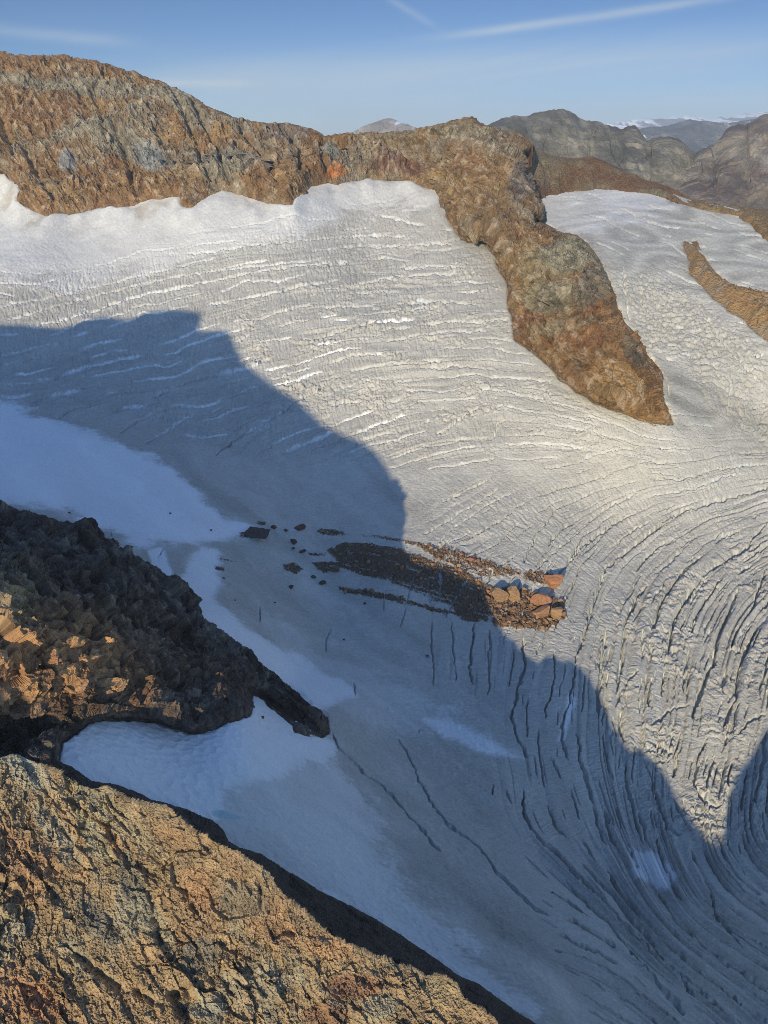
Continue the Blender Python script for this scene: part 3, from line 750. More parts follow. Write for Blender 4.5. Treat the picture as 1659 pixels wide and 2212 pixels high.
for pts, hw, dp in CREV:
    p = np.array(pts, float); long_ = np.hypot(*(p[-1] - p[0])) > 130
    pad = hw * 3 + 12
    i0, i1 = max(0, int((p[:, 1].min() - pad - gy[0, 0]) / st)), min(gy.shape[0], int((p[:, 1].max() + pad - gy[0, 0]) / st) + 1)
    j0, j1 = max(0, int((p[:, 0].min() - pad - gx[0, 0]) / st)), min(gx.shape[1], int((p[:, 0].max() + pad - gx[0, 0]) / st) + 1)
    s_ = (slice(i0, i1), slice(j0, j1))
    wx, wy = gx[s_] + wob[s_] * min(hw, 3) * .8, gy[s_] + wob2[s_] * min(hw, 3) * .8
    d_ = seg_dist(wx, wy, p)
    e_ = np.minimum(np.hypot(wx - p[0, 0], wy - p[0, 1]), np.hypot(wx - p[-1, 0], wy - p[-1, 1]))
    w_ = hw * (0.62 + .6 * perlin(X[s_] / 25, Y[s_] / 25, Z[s_] / 25)) * smooth(-2, 26, e_)
    c_ = smooth(w_ + 1.1, w_ - .5, d_) * smooth(.15, .6, w_)
    ms_ = mA[s_]
    inw = p[:, 1].mean() > 690 and p[:, 0].mean() < 780 and ms_.mean() > .2
    if inw: dp = dp * 1.7
    if ms_.mean() > .3 and long_ or inw:
        halo = smooth(w_ + 2.4, w_ + .4, d_) * smooth(.1, .5, w_) * ms_ * smooth(-.25, .25, perlin(X[s_] / 60 + dp, Y[s_] / 60, Z[s_] / 60))
        clean[s_] = np.maximum(clean[s_], halo * (.95 if inw else .55 * (1 - .8 * mA2[s_]))); dp = dp * .8
    disp[s_] -= c_ * dp * smooth(-6, 18, e_)
    cut[s_] = np.maximum(cut[s_], c_)
    clean[s_] = np.maximum(clean[s_], smooth(.1, .6, c_) * .28); blue[s_] = np.maximum(blue[s_], smooth(.75, 1., c_) * .3)

# debris spread over the ice
DEB = [([(705,1188),(745,1172),(800,1176),(870,1188),(935,1212),(1000,1232),(1052,1266),(1062,1300),(1055,1345),(1010,1345),(985,1335),(975,1300),(930,1275),(880,1262),(800,1248),(745,1232)],1.0),
 ([(780,1155),(850,1162),(920,1175),(1010,1205),(1080,1225),(1075,1232),(960,1202),(860,1172),(780,1160)],.8), ([(900,1180),(980,1185),(1060,1215),(1130,1238),(1120,1250),(1040,1250),(950,1215)],.75),
 ([(728,1267),(775,1272),(850,1285),(905,1302),(960,1318),(1000,1330),(985,1336),(900,1312),(840,1300),(770,1285),(735,1278)],.95), ([(1045,1270),(1100,1268),(1150,1285),(1215,1300),(1225,1335),(1180,1365),(1110,1362),(1065,1350)],.9),
 ([(1130,1238),(1190,1235),(1215,1262),(1180,1270),(1130,1258)],.8), ([(510,1150),(560,1145),(585,1158),(545,1166),(515,1160)],.9), ([(680,1142),(720,1143),(760,1155),(720,1158),(690,1155)],.9), ([(665,1192),(710,1193),(705,1202),(670,1202)],.85),
 ([(672,1214),(720,1213),(750,1218),(745,1228),(700,1240),(680,1228)],.95), ([(612,1222),(640,1218),(655,1232),(640,1245),(615,1235)],.95), ([(455,1204),(500,1208),(525,1216),(480,1216)],.8), ([(462,1222),(490,1226),(485,1236),(465,1232)],.85),
 ([(550,1128),(575,1127),(572,1138),(555,1136)],.9), ([(555,1230),(600,1240),(575,1240)],.6), ([(790,1215),(1000,1290),(990,1320),(850,1262)],.75), ([(890,1285),(960,1300),(935,1310)],.6), ([(180+398,1168),(590,1178),(560,1172)],.3)]
debris = np.zeros_like(Z)
ji0, ji1 = int((1090 - 352) / st), int((1420 - 352) / st)
s_ = (slice(ji0, ji1), slice(int((400 + 120) / st), int((1280 + 120) / st)))
jx = gx[s_] + w2[s_] * 9; jy = gy[s_] + 4 * fbm(X[s_] / 9, Y[s_] / 9, Z[s_] / 9, 3)
for poly, am in DEB:
    debris[s_] = np.maximum(debris[s_], smooth(-5, 5, sdist(jx, jy, poly, 3)) * am)
rb, _, _ = blocks(X[s_] / 3.5, Y[s_] / 3.5, Z[s_] / 3.5, 1.0, 1.0)
disp[s_] += smooth(.3, .8, debris[s_]) * (rb * 1.6 + .6)
stk = fbm((gx + gy) / 60, (gy - .27 * gx) / 5.5, w1, 4, .6)
debris *= np.clip(.80 + .8 * stk, .2, 1.1) * (1 - .85 * cut)
# a fringe of dirt and dark ice where the ice meets the rust wall
fr2 = smooth(12, 1, -rust_sd + 6 * w2) * smooth(940, 990, gx)
debris = np.maximum(debris, fr2 * .62)

snow = np.maximum(snow, clean * (1 - smooth(.2, .6, debris)))
slab = [(456,1754),(475,1752),(500,1758),(526,1768),(510,1773),(480,1770),(458,1765)]
blue = np.maximum(blue, smooth(-1.5, 2, sdist(gx, gy, slab, 2)) * .8)
band_low = fbm((-gx * .6 + gy * .8) / 75 + .5 * w1, (gx * .8 + gy * .6) / 700, w1 * .2, 4, .6)
band_A = fbm(pA * 1.3 + .5 * w1, gx / 500, gy * 0, 4, .6)
band_C = fbm(pC * 1.6 + .4 * w1, gy / 400, gy * 0 + 3, 4, .6)
band_R = np.sin(Z / 3.6 + perlin(X / 150 + 5, Y / 150, Z / 90) * 11 + w2)
tone = band_low * (1 - mmA) * (1 - mmC) * 2.2 + band_A * mmA * .9 + band_C * mmC * .9 + .45 * w1 + .5 * fbm(X / 45 + 8, Y / 45, Z / 45, 4)
tone = tone * (1 - mR) + mR * (band_R * .65 * (1 - mR2) + .5 * w1 - .15)
tone -= .9 * fill([(1430,830),(1470,800),(1560,850),(1700,930),(1700,1010),(1500,960),(1450,920)], gx, gy, 18)
tone = tone * (1 - .5 * smooth(.1, .8, snow))
grain = .5 + .19 * tone + .24 * fbm(gx / 4.2 + w2, gy / 3.4, w1, 3, .7)
P[..., 2] += disp
glacier = grid_mesh('glacier', P, mask, M_GLAC, {'snow': snow, 'debris': debris, 'blue': blue, 'dust': np.clip(dust, 0, 1), 'grain': grain})
tag(glacier, 'structure')
G_DISP = (disp, gx[0, 0], gy[0, 0])
def ice_point(px, py):
    """point on the finished ice surface"""
    qq = G_q(px, py); p = ray(px, py) / qq
    p[2] += float(bilin(disp, gx[0, 0], gy[0, 0], st, np.array(px, float), np.array(py, float)))
    return Vector(p)
GLAC_DEPTH = lambda px, py: 1 / float(G_q(px, py))

# ------------------------------------------------------------------ rock surfaces
C = lambda *a: np.array(a, np.float32)
RUSTC, OCHRE, GREYC, GREEN, DARKC, ORANGE, MAROON, PALE = C(.190,.110,.050), C(.27,.180,.082), C(.195,.175,.130), C(.27,.265,.185), C(.075,.068,.062), C(.34,.135,.045), C(.11,.055,.042), C(.40,.36,.28)
def lay(col, c, m): return col * (1 - m[..., None]) + c * m[..., None]
def blob(px, py, cx, cy, rx, ry, rot=0):
    a = math.radians(rot); dx, dy = px - cx, py - cy
    u = (dx * math.cos(a) + dy * math.sin(a)) / rx; v = (-dx * math.sin(a) + dy * math.cos(a)) / ry
    return np.exp(-(u * u + v * v))

# --- rust-coloured range with the spur that comes down between the two ice streams
st2 = 1.5
rx, ry = np.meshgrid(np.arange(-130, 1462, st2), np.arange(96, 925, st2))
sd = sdist(rx, ry, RUST, 3)
RC = [(-140,120,'D',2420),(0,113,'D',2350),(150,122,'D',2330),(285,155,'D',2300),(420,215,'D',2240),(545,268,'D',2190),(700,292,'D',2160),(850,287,'D',2120),(960,270,'D',2020),(1020,252,'D',1960),(1090,282,'D',1980),(1150,315,'D',1960),
      (0,300,'D',2180),(200,290,'D',2120),(400,320,'D',2060),(600,340,'D',2060),(800,340,'D',2090),(60,440,'D',1985),(300,430,'D',1925),(480,405,'D',1900),(640,420,'D',1945),(800,385,'D',2035),(900,390,'D',1990),
      (1000,330,'D',1850),(1100,350,'D',1850),(1160,420,'D',1780),(1000,430,'D',1740),(1080,450,'D',1640),(1160,485,'D',1600),(1100,540,'D',1500),(1180,520,'D',1480),(1240,545,'D',1400),(1150,620,'D',1330),(1220,620,'D',1255),(1290,600,'D',1330),
      (1160,700,'D',1265),(1240,700,'D',1170),(1310,680,'D',1210),(1260,790,'D',1120),(1340,760,'D',1100),(1370,850,'D',1062),(1430,890,'D',1062),(1400,820,'D',1085)]
RCq = [float(q_from_D(a, b, d)) for a, b, _, d in RC]
RT = TPS([a for a, *_ in RC], [b for _, b, *_ in RC], RCq, lam=5e-4)
tq = np.maximum(RT(rx, ry), 1 / 5200.0)
gq = G_q(rx, ry)
toskyline = ry - curve(RUST_SKY)(rx)
nearice = np.where(rx < 1180, seg_dist(rx[::1], ry[::1], [(0,0),(1,1)]) * 0 + 1e9, 1e9)
base_line = RUST[N_SKY::2]
dbase = coarse(lambda a, b: seg_dist(a, b, base_line), rx, ry, 4)
wgt = np.clip(np.where(sd > 0, dbase, -dbase) / 34, -0.4, 1.0)
wgt = np.where(wgt > 0, np.sin(np.clip(wgt, 0, 1) * math.pi / 2), wgt)
qq = np.where(wgt > 0, gq + wgt * (tq - gq), gq * (1 + .05 * wgt))
qq = np.where((sd > 0) & (dbase < 60), np.maximum(qq, gq * (1 + .0006 * np.minimum(dbase, 60))), qq)
P = at(rx, ry, qq)
N = normals(P)
X, Y, Z = P[..., 0], P[..., 1], P[..., 2]
near_sky = smooth(0, 20, toskyline) if True else 1
# strata and gullies run down to the right
wv = fbm(X / 220, Y / 220, Z / 220, 3)
ang = math.radians(50)
a_ = X * math.cos(ang) - Z * math.sin(ang); b_ = X * math.sin(ang) + Z * math.cos(ang)
gul = fbm((b_ + 40 * wv) / 70, a_ / 420, Y / 300, 5, .55, ridged=True)
stra = fbm((b_ + 25 * wv) / 16, a_ / 170, Y / 60, 4, .6, ridged=True)
fine = fbm(X / 22, Y / 22, Z / 22, 5, .6, ridged=True)
bl1, ed1, r1 = blocks((b_ + 30 * wv) / 34, a_ / 90, Y / 60, 1.0, .6)
lowspur = smooth(1050, 1180, rx) * smooth(450, 560, ry)
amp = (1 - .72 * lowspur)
fine2 = fbm(X / 7, Y / 7, Z / 7 + 3, 3, .6, ridged=True)
bl2, ed2, r2 = blocks((b_ + 12 * wv) / 12, a_ / 26, Y / 16, 1.1, .9)
rib_g = fbm((X + Y * .35 + 12 * wv) / 46, (Y - X * .3) / 120, Z / 80, 4, .58, ridged=True)
dd = (gul * 15 + stra * 7 + bl1 * 9) * amp + rib_g * 8.5 * lowspur + bl1 * 7 * lowspur + 6 * lowspur * blocks((X + 8 * wv) / 26, (Y + 8 * wv) / 30, Z / 17 + 5, 1.1, .8)[0] + bl2 * (5.5 - 1.5 * lowspur) + fine * (5.0 - 1.2 * lowspur) + fine2 * 2.2 + wv * 15 * amp
gullies = [[(60,330),(90,390),(120,440)],[(370,190),(395,240),(420,300),(440,360)],[(255,290),(275,340),(290,400),(300,430)],[(420,230),(470,330),(500,400)],[(0,250),(30,330),(60,380)],[(620,290),(650,330),(640,380)],[(520,300),(560,340),(600,400)],
           [(1130,330),(1150,400),(1165,440)],[(200,200),(230,270),(240,330)],[(700,300),(690,350),(700,380)]]
for g in gullies:
    d_ = coarse(lambda a, b: seg_dist(a, b, g), rx, ry, 4) + 3 * wv
    dd -= 16 * np.exp(-(d_ / 6.0) ** 2)
ribs_ = [[(100,330),(230,300),(320,245)],[(430,310),(520,280),(620,275)],[(840,300),(820,350),(880,380)],[(160,350),(200,300),(290,270)]]
for g in ribs_:
    d_ = coarse(lambda a, b: seg_dist(a, b, g), rx, ry, 4) + 3 * wv
    dd += 14 * np.exp(-(d_ / 14.0) ** 2)
edgefade = smooth(-4, 26, sd)
dd = dd * (.18 + .82 * edgefade)
P = P + N * dd[..., None]
mk = sd > -5
mk &= ~((sd < -.2) & (dbase > 9))
# colour
cn1 = fbm(X / 240 + 3, Y / 240, Z / 130, 4); cn2 = fbm((b_ + 30 * wv) / 40, a_ / 260, Y / 120, 4); cn3 = fbm(X / 60, Y / 60, Z / 60 + 9, 4); cn4 = fbm(X / 14, Y / 14, Z / 14, 4)
col = np.broadcast_to(RUSTC, P.shape).copy()
col = lay(col, OCHRE, smooth(-.15, .45, cn2 + .4 * cn3) * .75)
col = lay(col, GREYC, smooth(-.05, .35, cn1 + .5 * cn2 - .08) * .7)
col = lay(col, MAROON, smooth(.12, .5, -cn1 + .5 * cn3) * .4)
for (x_, y_, a1, a2, ro, c_, k_) in ((150,190,230,22,8,GREYC,.9),(400,235,80,26,40,GREYC,.85),(500,275,60,20,25,GREYC,.7),(190,290,90,30,-20,GREYC,.8),(290,330,90,34,20,GREYC,.8),(155,365,22,24,0,C(.17,.19,.2),.8),(330,350,40,30,40,C(.16,.18,.19),.7),(500,365,80,32,0,GREYC,.9),(620,300,60,22,0,DARKC*1.6,.7),(712,340,16,28,0,C(.2,.2,.17),.9),(720,382,28,9,0,ORANGE,.95),
                                (250,150,110,12,15,RUSTC,.8),(90,165,100,10,8,RUSTC,.8),(900,310,140,16,-8,OCHRE*.8,.7),(1000,290,80,22,0,C(.17,.15,.10),.7),(1090,320,50,40,20,C(.15,.12,.085),.8),(870,370,80,16,0,MAROON,.7),(960,400,40,40,30,OCHRE*.85,.7),(1050,440,50,60,35,OCHRE*.8,.6),(1085,490,40,60,-30,RUSTC*.8,.6),(1130,560,50,40,0,OCHRE*.9,.6),
                                (1220,570,55,44,20,C(.20,.19,.135),.9),(1280,620,40,60,30,GREYC*.75,.8),(1190,650,55,40,-10,C(.19,.18,.125),.75),(1160,600,30,60,0,C(.24,.21,.12),.5),(1220,710,70,16,-12,C(.23,.21,.14),.6),(1150,690,40,14,-10,ORANGE*.6,.5),(1260,690,50,14,-35,ORANGE*.5,.5),(1270,740,60,22,10,C(.19,.09,.04),.6),(1200,770,50,16,0,OCHRE,.5),(1330,830,60,45,35,C(.24,.15,.062),.9),(1390,880,60,30,35,C(.24,.14,.055),.9),(1360,770,40,16,50,GREYC*.6,.7),
                                (1120,400,30,60,10,DARKC*1.3,.8)):
    m_ = blob(rx, ry, x_, y_, a1, a2, ro)
    col = lay(col, c_, np.clip(smooth(.25, .65, m_ + .28 * cn3 + .12 * cn4) * k_, 0, 1))
col = lay(col, PALE, smooth(.32, .6, stra + .5 * cn4 - .25) * .35)
speck = fbm(X / 4, Y / 4, Z / 4, 2, .7)
col *= (1 + .45 * cn4 + .2 * cn3 + .5 * (r2 - .5) + .55 * speck)[..., None]
M_RUST = rock_material('rust_rock', .14, 3.8, (1, 1, 1), var=.55)
rust = grid_mesh('rust_mountain', P, mk, M_RUST, {'col': np.clip(col, .01, 1)}, skirt=(60, 120), smooth_shade=False)
tag(rust, 'structure')

# --- small rock islands in the right ice stream
def island(name, poly, bump_px, colr, sdlim=3, seed=0., st3=1.5, h=8.):
    p = np.array(poly, float)
    ax, ay = np.meshgrid(np.arange(p[:, 0].min() - 12, p[:, 0].max() + 12, st3), np.arange(p[:, 1].min() - 12, p[:, 1].max() + 12, st3))
    s = sdist(ax, ay, poly, 2)
    q0 = G_q(ax, ay); B = at(ax, ay, q0)
    n = fbm(B[..., 0] / 9 + seed, B[..., 1] / 9, B[..., 2] / 9, 4, .55, ridged=True)
    n2 = fbm(B[..., 0] / 50 + seed, B[..., 1] / 50, B[..., 2] / 50, 3)
    e = np.clip(s / bump_px, -1, 1)
    B[..., 2] += np.where(e > 0, np.sin(e * math.pi / 2) * h, e * 6) * 1.0 + smooth(-.1, .6, e) * (n * 3.4 + n2 * 6 + 3.5 * blocks(B[..., 0] / 9, B[..., 1] / 9, B[..., 2] / 9, 1.1, .9)[0])
    c = lay(np.broadcast_to(colr, B.shape).copy(), C(.27,.20,.10), smooth(-.2, .5, n2) * .7)
    c = lay(c, MAROON, smooth(.1, .6, n) * .3); c = lay(c, GREYC, smooth(.1, .4, -n2 + .4 * n) * .6) * (1 + .55 * n)[..., None]
    o = grid_mesh(name, B, s > -sdlim, M_RUST, {'col': np.clip(c, .01, 1)})
    return tag(o, 'structure')
island('rock_outcrop', ISLE, 30, C(.29,.17,.06), h=16)
island('rock_outcrop', ISLE2, 5, C(.17,.09,.05), h=4, st3=1.0)
for pol, hh in (([(946,430),(958,434),(972,449),(975,456),(962,458),(950,450)], 3), ([(990,508),(1006,507),(1008,518),(994,522)], 4), ([(625,440),(660,412),(668,418),(650,440),(635,462),(628,455)], 3)):
    island('rock_outcrop', pol, 6, C(.10,.075,.05), h=hh, st3=1.0)

# --- the ridge behind the right ice stream
def column_layer(name, top, base, qtop, qbase, x0, x1, nx, ny, mat, dfun, cfun, skirt, below=.06, power=1.0):
    xs = np.linspace(x0, x1, nx); tt = np.linspace(0, 1 + below, ny)
    yt, yb = curve(top)(xs), curve(base)(xs)
    gx_, gt_ = np.meshgrid(xs, tt)
    sm = lambda v_: np.convolve(np.pad(v_, 20, 'edge'), np.hanning(43)[1:-1][:41] / np.hanning(43)[1:-1][:41].sum(), 'valid')
    ys_ = sm(yt); qs_ = sm(qtop(xs))
    gy_ = ys_ + (yb - ys_) * gt_ + (yt - ys_) * np.clip(1 - gt_ * 6, 0, 1) ** 2
    q_ = qs_[None] + (qbase(xs, yb) - qs_)[None] * np.clip(gt_, 0, 1) ** power
    P_ = at(gx_, gy_, q_); N_ = normals(P_)
    P_ = P_ + N_ * (dfun(P_, gx_, gy_, gt_) * smooth(-.06, .34, gt_))[..., None]
    o = grid_mesh(name, P_, np.ones(gx_.shape, bool), mat, smooth_shade=False, attrs={'col': np.clip(cfun(P_, gx_, gy_, gt_), .01, 1)}, skirt=skirt)
    return tag(o, 'structure')
def d_back(P_, x, y, t):
    a, b, c = P_[..., 0], P_[..., 1], P_[..., 2]
    return fbm(a / 45, b / 200, c / 90, 5, .55, ridged=True) * 13 + fbm(a / 12, b / 12, c / 12, 4, .6, ridged=True) * 4
def c_back(P_, x, y, t):
    a, b, c = P_[..., 0], P_[..., 1], P_[..., 2]
    n = fbm(a / 120, b / 120, c / 60, 4); n2 = fbm(a / 18, b / 18, c / 30, 4)
    k = np.broadcast_to(C(.15,.115,.072), P_.shape).copy()
    k = lay(k, C(.135,.080,.045), smooth(.0, .35, n + smooth(1240, 1330, x) * .3)); k = lay(k, C(.22,.15,.07), smooth(1420, 1560, x) * .8); k = lay(k, GREEN * .7, smooth(.1, .4, -n) * .5)
    return k * (1 + .45 * n2)[..., None]
column_layer('rust_ridge', jag(BACK_TOP, 2.5, 9, 2.), BACK_BASE, lambda x: q_from_D(x, curve(BACK_TOP)(x), np.interp(x, [1100,1240,1440,1800], [2150,2180,2150,2120])),
             lambda x, y: G_q(x, y) * 1.0, 1110, 1790, 520, 110, M_RUST, d_back, c_back, (60, 200), below=.12)

# --- far mountains
def far_material(name, fine, bump):
    return rock_material(name, fine, bump, var=.45)
def far_range(name, top, ybot, Dt, Db, x0, x1, nx, ny, mat, scale, amp, pal, snowy=0., jagA=2., jagW=9., seed=0., bands=0., lean=.0):
    tj = jag(top, jagA, jagW, seed)
    def dfun(P_, x, y, t):
        a, b, c = P_[..., 0] + lean * P_[..., 2], P_[..., 1], P_[..., 2]
        w = fbm(a / scale * .3, b / scale * .3, c / scale * .3 + seed, 3)
        g1 = fbm((a + .9 * c) / scale * .6 + 1.6 * w + seed, w, (c - .3 * a) / scale * .45, 5, .5, ridged=True)
        g2 = fbm((a - .9 * c) / scale * .75 + 1.4 * w + seed + 9, w, (c + .3 * a) / scale * .5, 5, .5, ridged=True)
        bb = blocks(a / scale * 2.2 + w, b / scale, c / scale * 1.8 + seed, 1.0, .6)[0]
        g3 = fbm(a / scale * 4, w, c / scale * 3 + seed, 4, .6, ridged=True)
        return (.65 * (g1 + g2) + .10 * bb + .14 * g3) * amp
    def cfun(P_, x, y, t):
        a, b, c = P_[..., 0], P_[..., 1], P_[..., 2]
        n = fbm(a / scale * .6 + seed, b / scale * .3, c / scale * .6, 5); n2 = fbm(a / scale * 2.2 + seed, b / scale * .3, c / scale * 1.1, 5, .6)
        k = np.broadcast_to(pal[0], P_.shape).copy()
        k = lay(k, pal[1], smooth(-.1, .3, n)); k = lay(k, pal[2], smooth(.05, .4, n2 - n * .4) * .8)
        if bands: k = lay(k, PALE, smooth(.4, .9, np.sin(c / 14 + 3 * n + a / 160) + .5 * n2) * bands * smooth(.0, .3, n2 + .2))
        k = k * (1 + .45 * n2)[..., None]
        if snowy: k = lay(k, C(.85,.87,.9), smooth(.5 - snowy, .62 - snowy, n2 + .5 * n + .35 * (1 - t) - .1))
        return k
    xs = np.array([p[0] for p in top], float)
    return column_layer(name, tj, [(x0, ybot), (x1, ybot)], lambda x: q_from_D(x, curve(tj)(x), np.interp(x, [x0, x1], Dt)), lambda x, y: q_from_D(x, y, np.interp(x, [x0, x1], Db)), x0, x1, nx, ny, mat, dfun, cfun, (scale * 1, scale * 1), below=.0)
GREY_TOP = [(1000,300),(1055,270),(1090,256),(1110,252),(1130,253),(1150,247),(1185,240),(1210,236),(1230,240),(1260,260),(1290,263),(1310,272),(1330,276),(1345,281),(1355,274),(1372,272),(1380,282),(1385,292),(1395,307),(1410,300),(1425,297),(1445,296),(1465,302),(1490,321),(1505,345),(1520,372),(1560,420),(1600,470)]
RIGHT_TOP = [(1380,440),(1440,400),(1480,362),(1510,326),(1530,318),(1550,311),(1560,295),(1575,277),(1595,269),(1610,272),(1620,266),(1630,261),(1640,254),(1650,248),(1659,247),(1700,236),(1800,222)]
MID_TOP = [(1360,302),(1385,279),(1410,278),(1430,274),(1445,272),(1460,266),(1475,262),(1490,258),(1510,262),(1530,262),(1550,266),(1570,268),(1600,262),(1640,256),(1700,250)]
SNOW_TOP = [(1290,272),(1322,268),(1335,262),(1350,265),(1370,262),(1390,256),(1405,260),(1420,257),(1438,259),(1455,252),(1465,256),(1480,249),(1495,254),(1515,253),(1535,259),(1555,252),(1570,258),(1585,250),(1600,248),(1610,246),(1630,245),(1659,239),(1700,236),(1800,232)]
PEAK_TOP = [(700,325),(750,300),(765,290),(772,280),(790,272),(800,268),(815,263),(828,258),(840,256),(850,258),(870,267),(895,277),(915,283),(960,300)]
M_FAR = far_material('far_rock', .03, 6)
far_range('grey_mountain', GREY_TOP, 480, (4700, 4300), (3500, 3300), 1010, 1598, 560, 200, M_FAR, 170, 78, (C(.095,.092,.078), C(.15,.14,.11), C(.22,.205,.16)), jagA=4.5, seed=3.3, bands=.22)
far_range('brown_mountain', RIGHT_TOP, 480, (4300, 4400), (3100, 2900), 1385, 1790, 400, 210, M_FAR, 210, 85, (C(.135,.105,.085), C(.17,.15,.12), C(.20,.18,.145)), jagA=5, seed=9.1, bands=.15, lean=-.8)
far_range('blue_mountain', MID_TOP, 345, (14000, 15000), (11000, 11000), 1360, 1700, 300, 90, far_material('distant_rock', .006, 30), 700, 150, (C(.10,.105,.11), C(.15,.15,.145), C(.2,.18,.15)), snowy=.12, jagA=2, jagW=7, seed=5.5)
far_range('snowy_range', SNOW_TOP, 300, (36000, 34000), (30000, 28000), 1290, 1800, 420, 60, far_material('remote_rock', .002, 60), 1500, 230, (C(.16,.17,.18), C(.22,.22,.22), C(.3,.29,.28)), snowy=.45, jagA=4, jagW=6, seed=7.7)
far_range('pale_peak', PEAK_TOP, 330, (7200, 7200), (6300, 6300), 700, 960, 230, 80, M_FAR, 330, 60, (C(.30,.28,.24), C(.38,.35,.30), C(.46,.42,.35)), snowy=.06, jagA=1.2, seed=1.9)

# --- the shaded cliff in the middle of the left edge
st2 = 1.4
rx, ry = np.meshgrid(np.arange(-150, 716, st2), np.arange(1040, 1700, st2))
ytop = curve(CLIFF_TOP)(rx)
sd = sdist(rx, ry, cliff_poly, 3)
bp = [p for p in CLIFF_BASE[::2]]
dbase = coarse(lambda a, b: seg_dist(a, b, bp + [(708,1580),(704,1555)]), rx, ry, 3)
CC = [(-140,1065,545),(0,1090,530),(145,1125,545),(220,1150,555),(330,1218,575),(420,1300,580),(500,1385,585),(546,1420,585),(600,1458,588),(660,1512,592),(700,1560,590),
      (-140,1300,400),(0,1560,402),(130,1590,410),(260,1540,436),(380,1560,455),(470,1560,478),(518,1500,528),(515,1535,520),(570,1480,584),(600,1510,590),(640,1540,590),(680,1570,592),(-140,1500,375)]
def by_margin(x, y, mg):
    for d in np.arange(1 / float(G_q(x, y)), 250, -1.):
        u, zc, al = sunview(ray(x, y) * d)
        if zc > prof(u) + mg: return d
    return 400.
for x_, y_, m_ in ((0,1280,-9),(0,1330,3),(60,1400,9),(125,1405,10),(240,1430,9),(0,1440,7),(140,1475,7),(250,1475,6),(310,1450,3),(120,1325,-10),(240,1365,-12),(350,1390,-14),(200,1250,-16),(330,1300,-16),(450,1440,-11),(380,1500,-10),(100,1200,-25)):
    CC.append((x_, y_, by_margin(x_, y_, m_)))
print('CLIFF', [(a_, b_, int(c_)) for a_, b_, c_ in CC])
CT = TPS([a for a, *_ in CC], [b for _, b, _ in CC], [1 / c for *_, c in CC], lam=3e-4)
tq = CT(rx, ry); gq = G_q(rx, ry)
wgt = np.clip(np.where(sd > 0, dbase, -dbase) / 22, -.5, 1)
wgt = np.where(wgt > 0, np.sin(np.clip(wgt, 0, 1) * math.pi / 2), wgt)
qq = np.where(wgt > 0, gq + wgt * (tq - gq), gq * (1 + .02 * wgt))
qq = np.where(sd > 0, np.maximum(qq, gq * (1 + .0012 * np.minimum(dbase, 25))), qq)
P = at(rx, ry, qq); N = normals(P)
X, Y, Z = P[..., 0], P[..., 1], P[..., 2]
wv = fbm(X / 40, Y / 40, Z / 40, 3)
b1, e1, r1 = blocks((X + 5 * wv) / 15, Y / 15, (Z + .5 * X) / 11, 1.1, .8)
b2, e2, r2 = blocks(X / 6 + 7, (Y + 3 * wv) / 7, (Z + .5 * X) / 4.5, 1.1, .8)
b3, e3, r3 = blocks(X / 2.4, Y / 3.2, (Z + .5 * X) / 1.7 + 4, 1.1, .9)
ch = fbm((X + 6 * wv) / 16, Y / 30, Z / 70, 4, .55, ridged=True)
b0, e0, r0 = blocks((X + 8 * wv) / 30, Y / 30, (Z + .5 * X) / 20 + 3, 1.2, .8)
dd = b0 * 5.5 + b1 * 4.2 + b2 * 2.2 + b3 * .8 + ch * 2.8 + wv * 4.5 + fbm(X / 2, Y / 2, Z / 2, 3) * .35
dd = dd * (.05 + .95 * smooth(-3, 17, ry - ytop) * smooth(-2, 42, dbase))
P = P + N * dd[..., None]
mk = (sd > -6) & ~((sd < -.2) & (dbase > 8))
cn = fbm(X / 35, Y / 35, Z / 35, 4); cn2 = fbm(X / 7, Y / 7, Z / 7 + 5, 4)
col = np.broadcast_to(C(.070,.050,.038), P.shape).copy()
col = lay(col, C(.105,.095,.078), smooth(-.1, .35, cn + .4 * (r1 - .5)) * .85)
col = lay(col, C(.40,.20,.085), blob(rx, ry, 110, 1420, 200, 90, 10) * .85)  # brighter sunlit patch painted over rock darkened to deepen the cliff's shade
col = lay(col, C(.42,.31,.16), blob(rx, ry, 20, 1300, 60, 60) * .7)
col = lay(col, C(.46,.26,.10), smooth(.5, .9, r2) * .5 * blob(rx, ry, 130, 1430, 200, 90, 10))
col = lay(col, C(.30,.25,.17), smooth(.1, .5, cn2) * .3)
col = lay(col, DARKC, smooth(.06, .0, e2) * .25)
col *= (1 + .4 * cn2 + .7 * (r2 - .5) + .5 * (r3 - .5))[..., None]
M_NEAR = rock_material('near_rock', .55, .55, var=.5)
cliff = grid_mesh('rock_cliff', P, mk, M_NEAR, {'col': np.clip(col, .01, 1)}, skirt=(50, 90), smooth_shade=False)
tag(cliff, 'structure')

# --- foreground rock slope
st2 = 1.45
rx, ry = np.meshgrid(np.arange(-150, 1260, st2), np.arange(1590, 2340, st2))
ytop = curve(FORE_TOP)(rx)
ycr = curve(list(zip(FX, FY)))(rx)
dcr = np.interp(rx, FX, dep)
sd = ry - ytop
FCt = list(zip(FX[::3], FY[::3], dep[::3])) + [(-140,1900,335),(0,1900,350),(250,1950,356),(500,2030,355),(750,2120,359),(-140,2212,312),(0,2212,323),(300,2212,334),(500,2212,341),(700,2212,351),(900,2212,354),(-140,2340,300),(300,2340,322),(700,2340,343),(1100,2340,343)]
FT = TPS([a for a, *_ in FCt], [b for _, b, _ in FCt], [1 / c for *_, c in FCt], lam=1e-4)
lit = FT(rx, ry); gq = G_q(rx, ry)
span = np.maximum(ycr - ytop, 1.5)
tt = np.clip(1 - (ry - ytop) / span, 0, 1.2)                  # 0 at the crest, 1 at the foot on the ice
crq = 1 / dcr
back = crq + (gq - crq) * tt ** .9
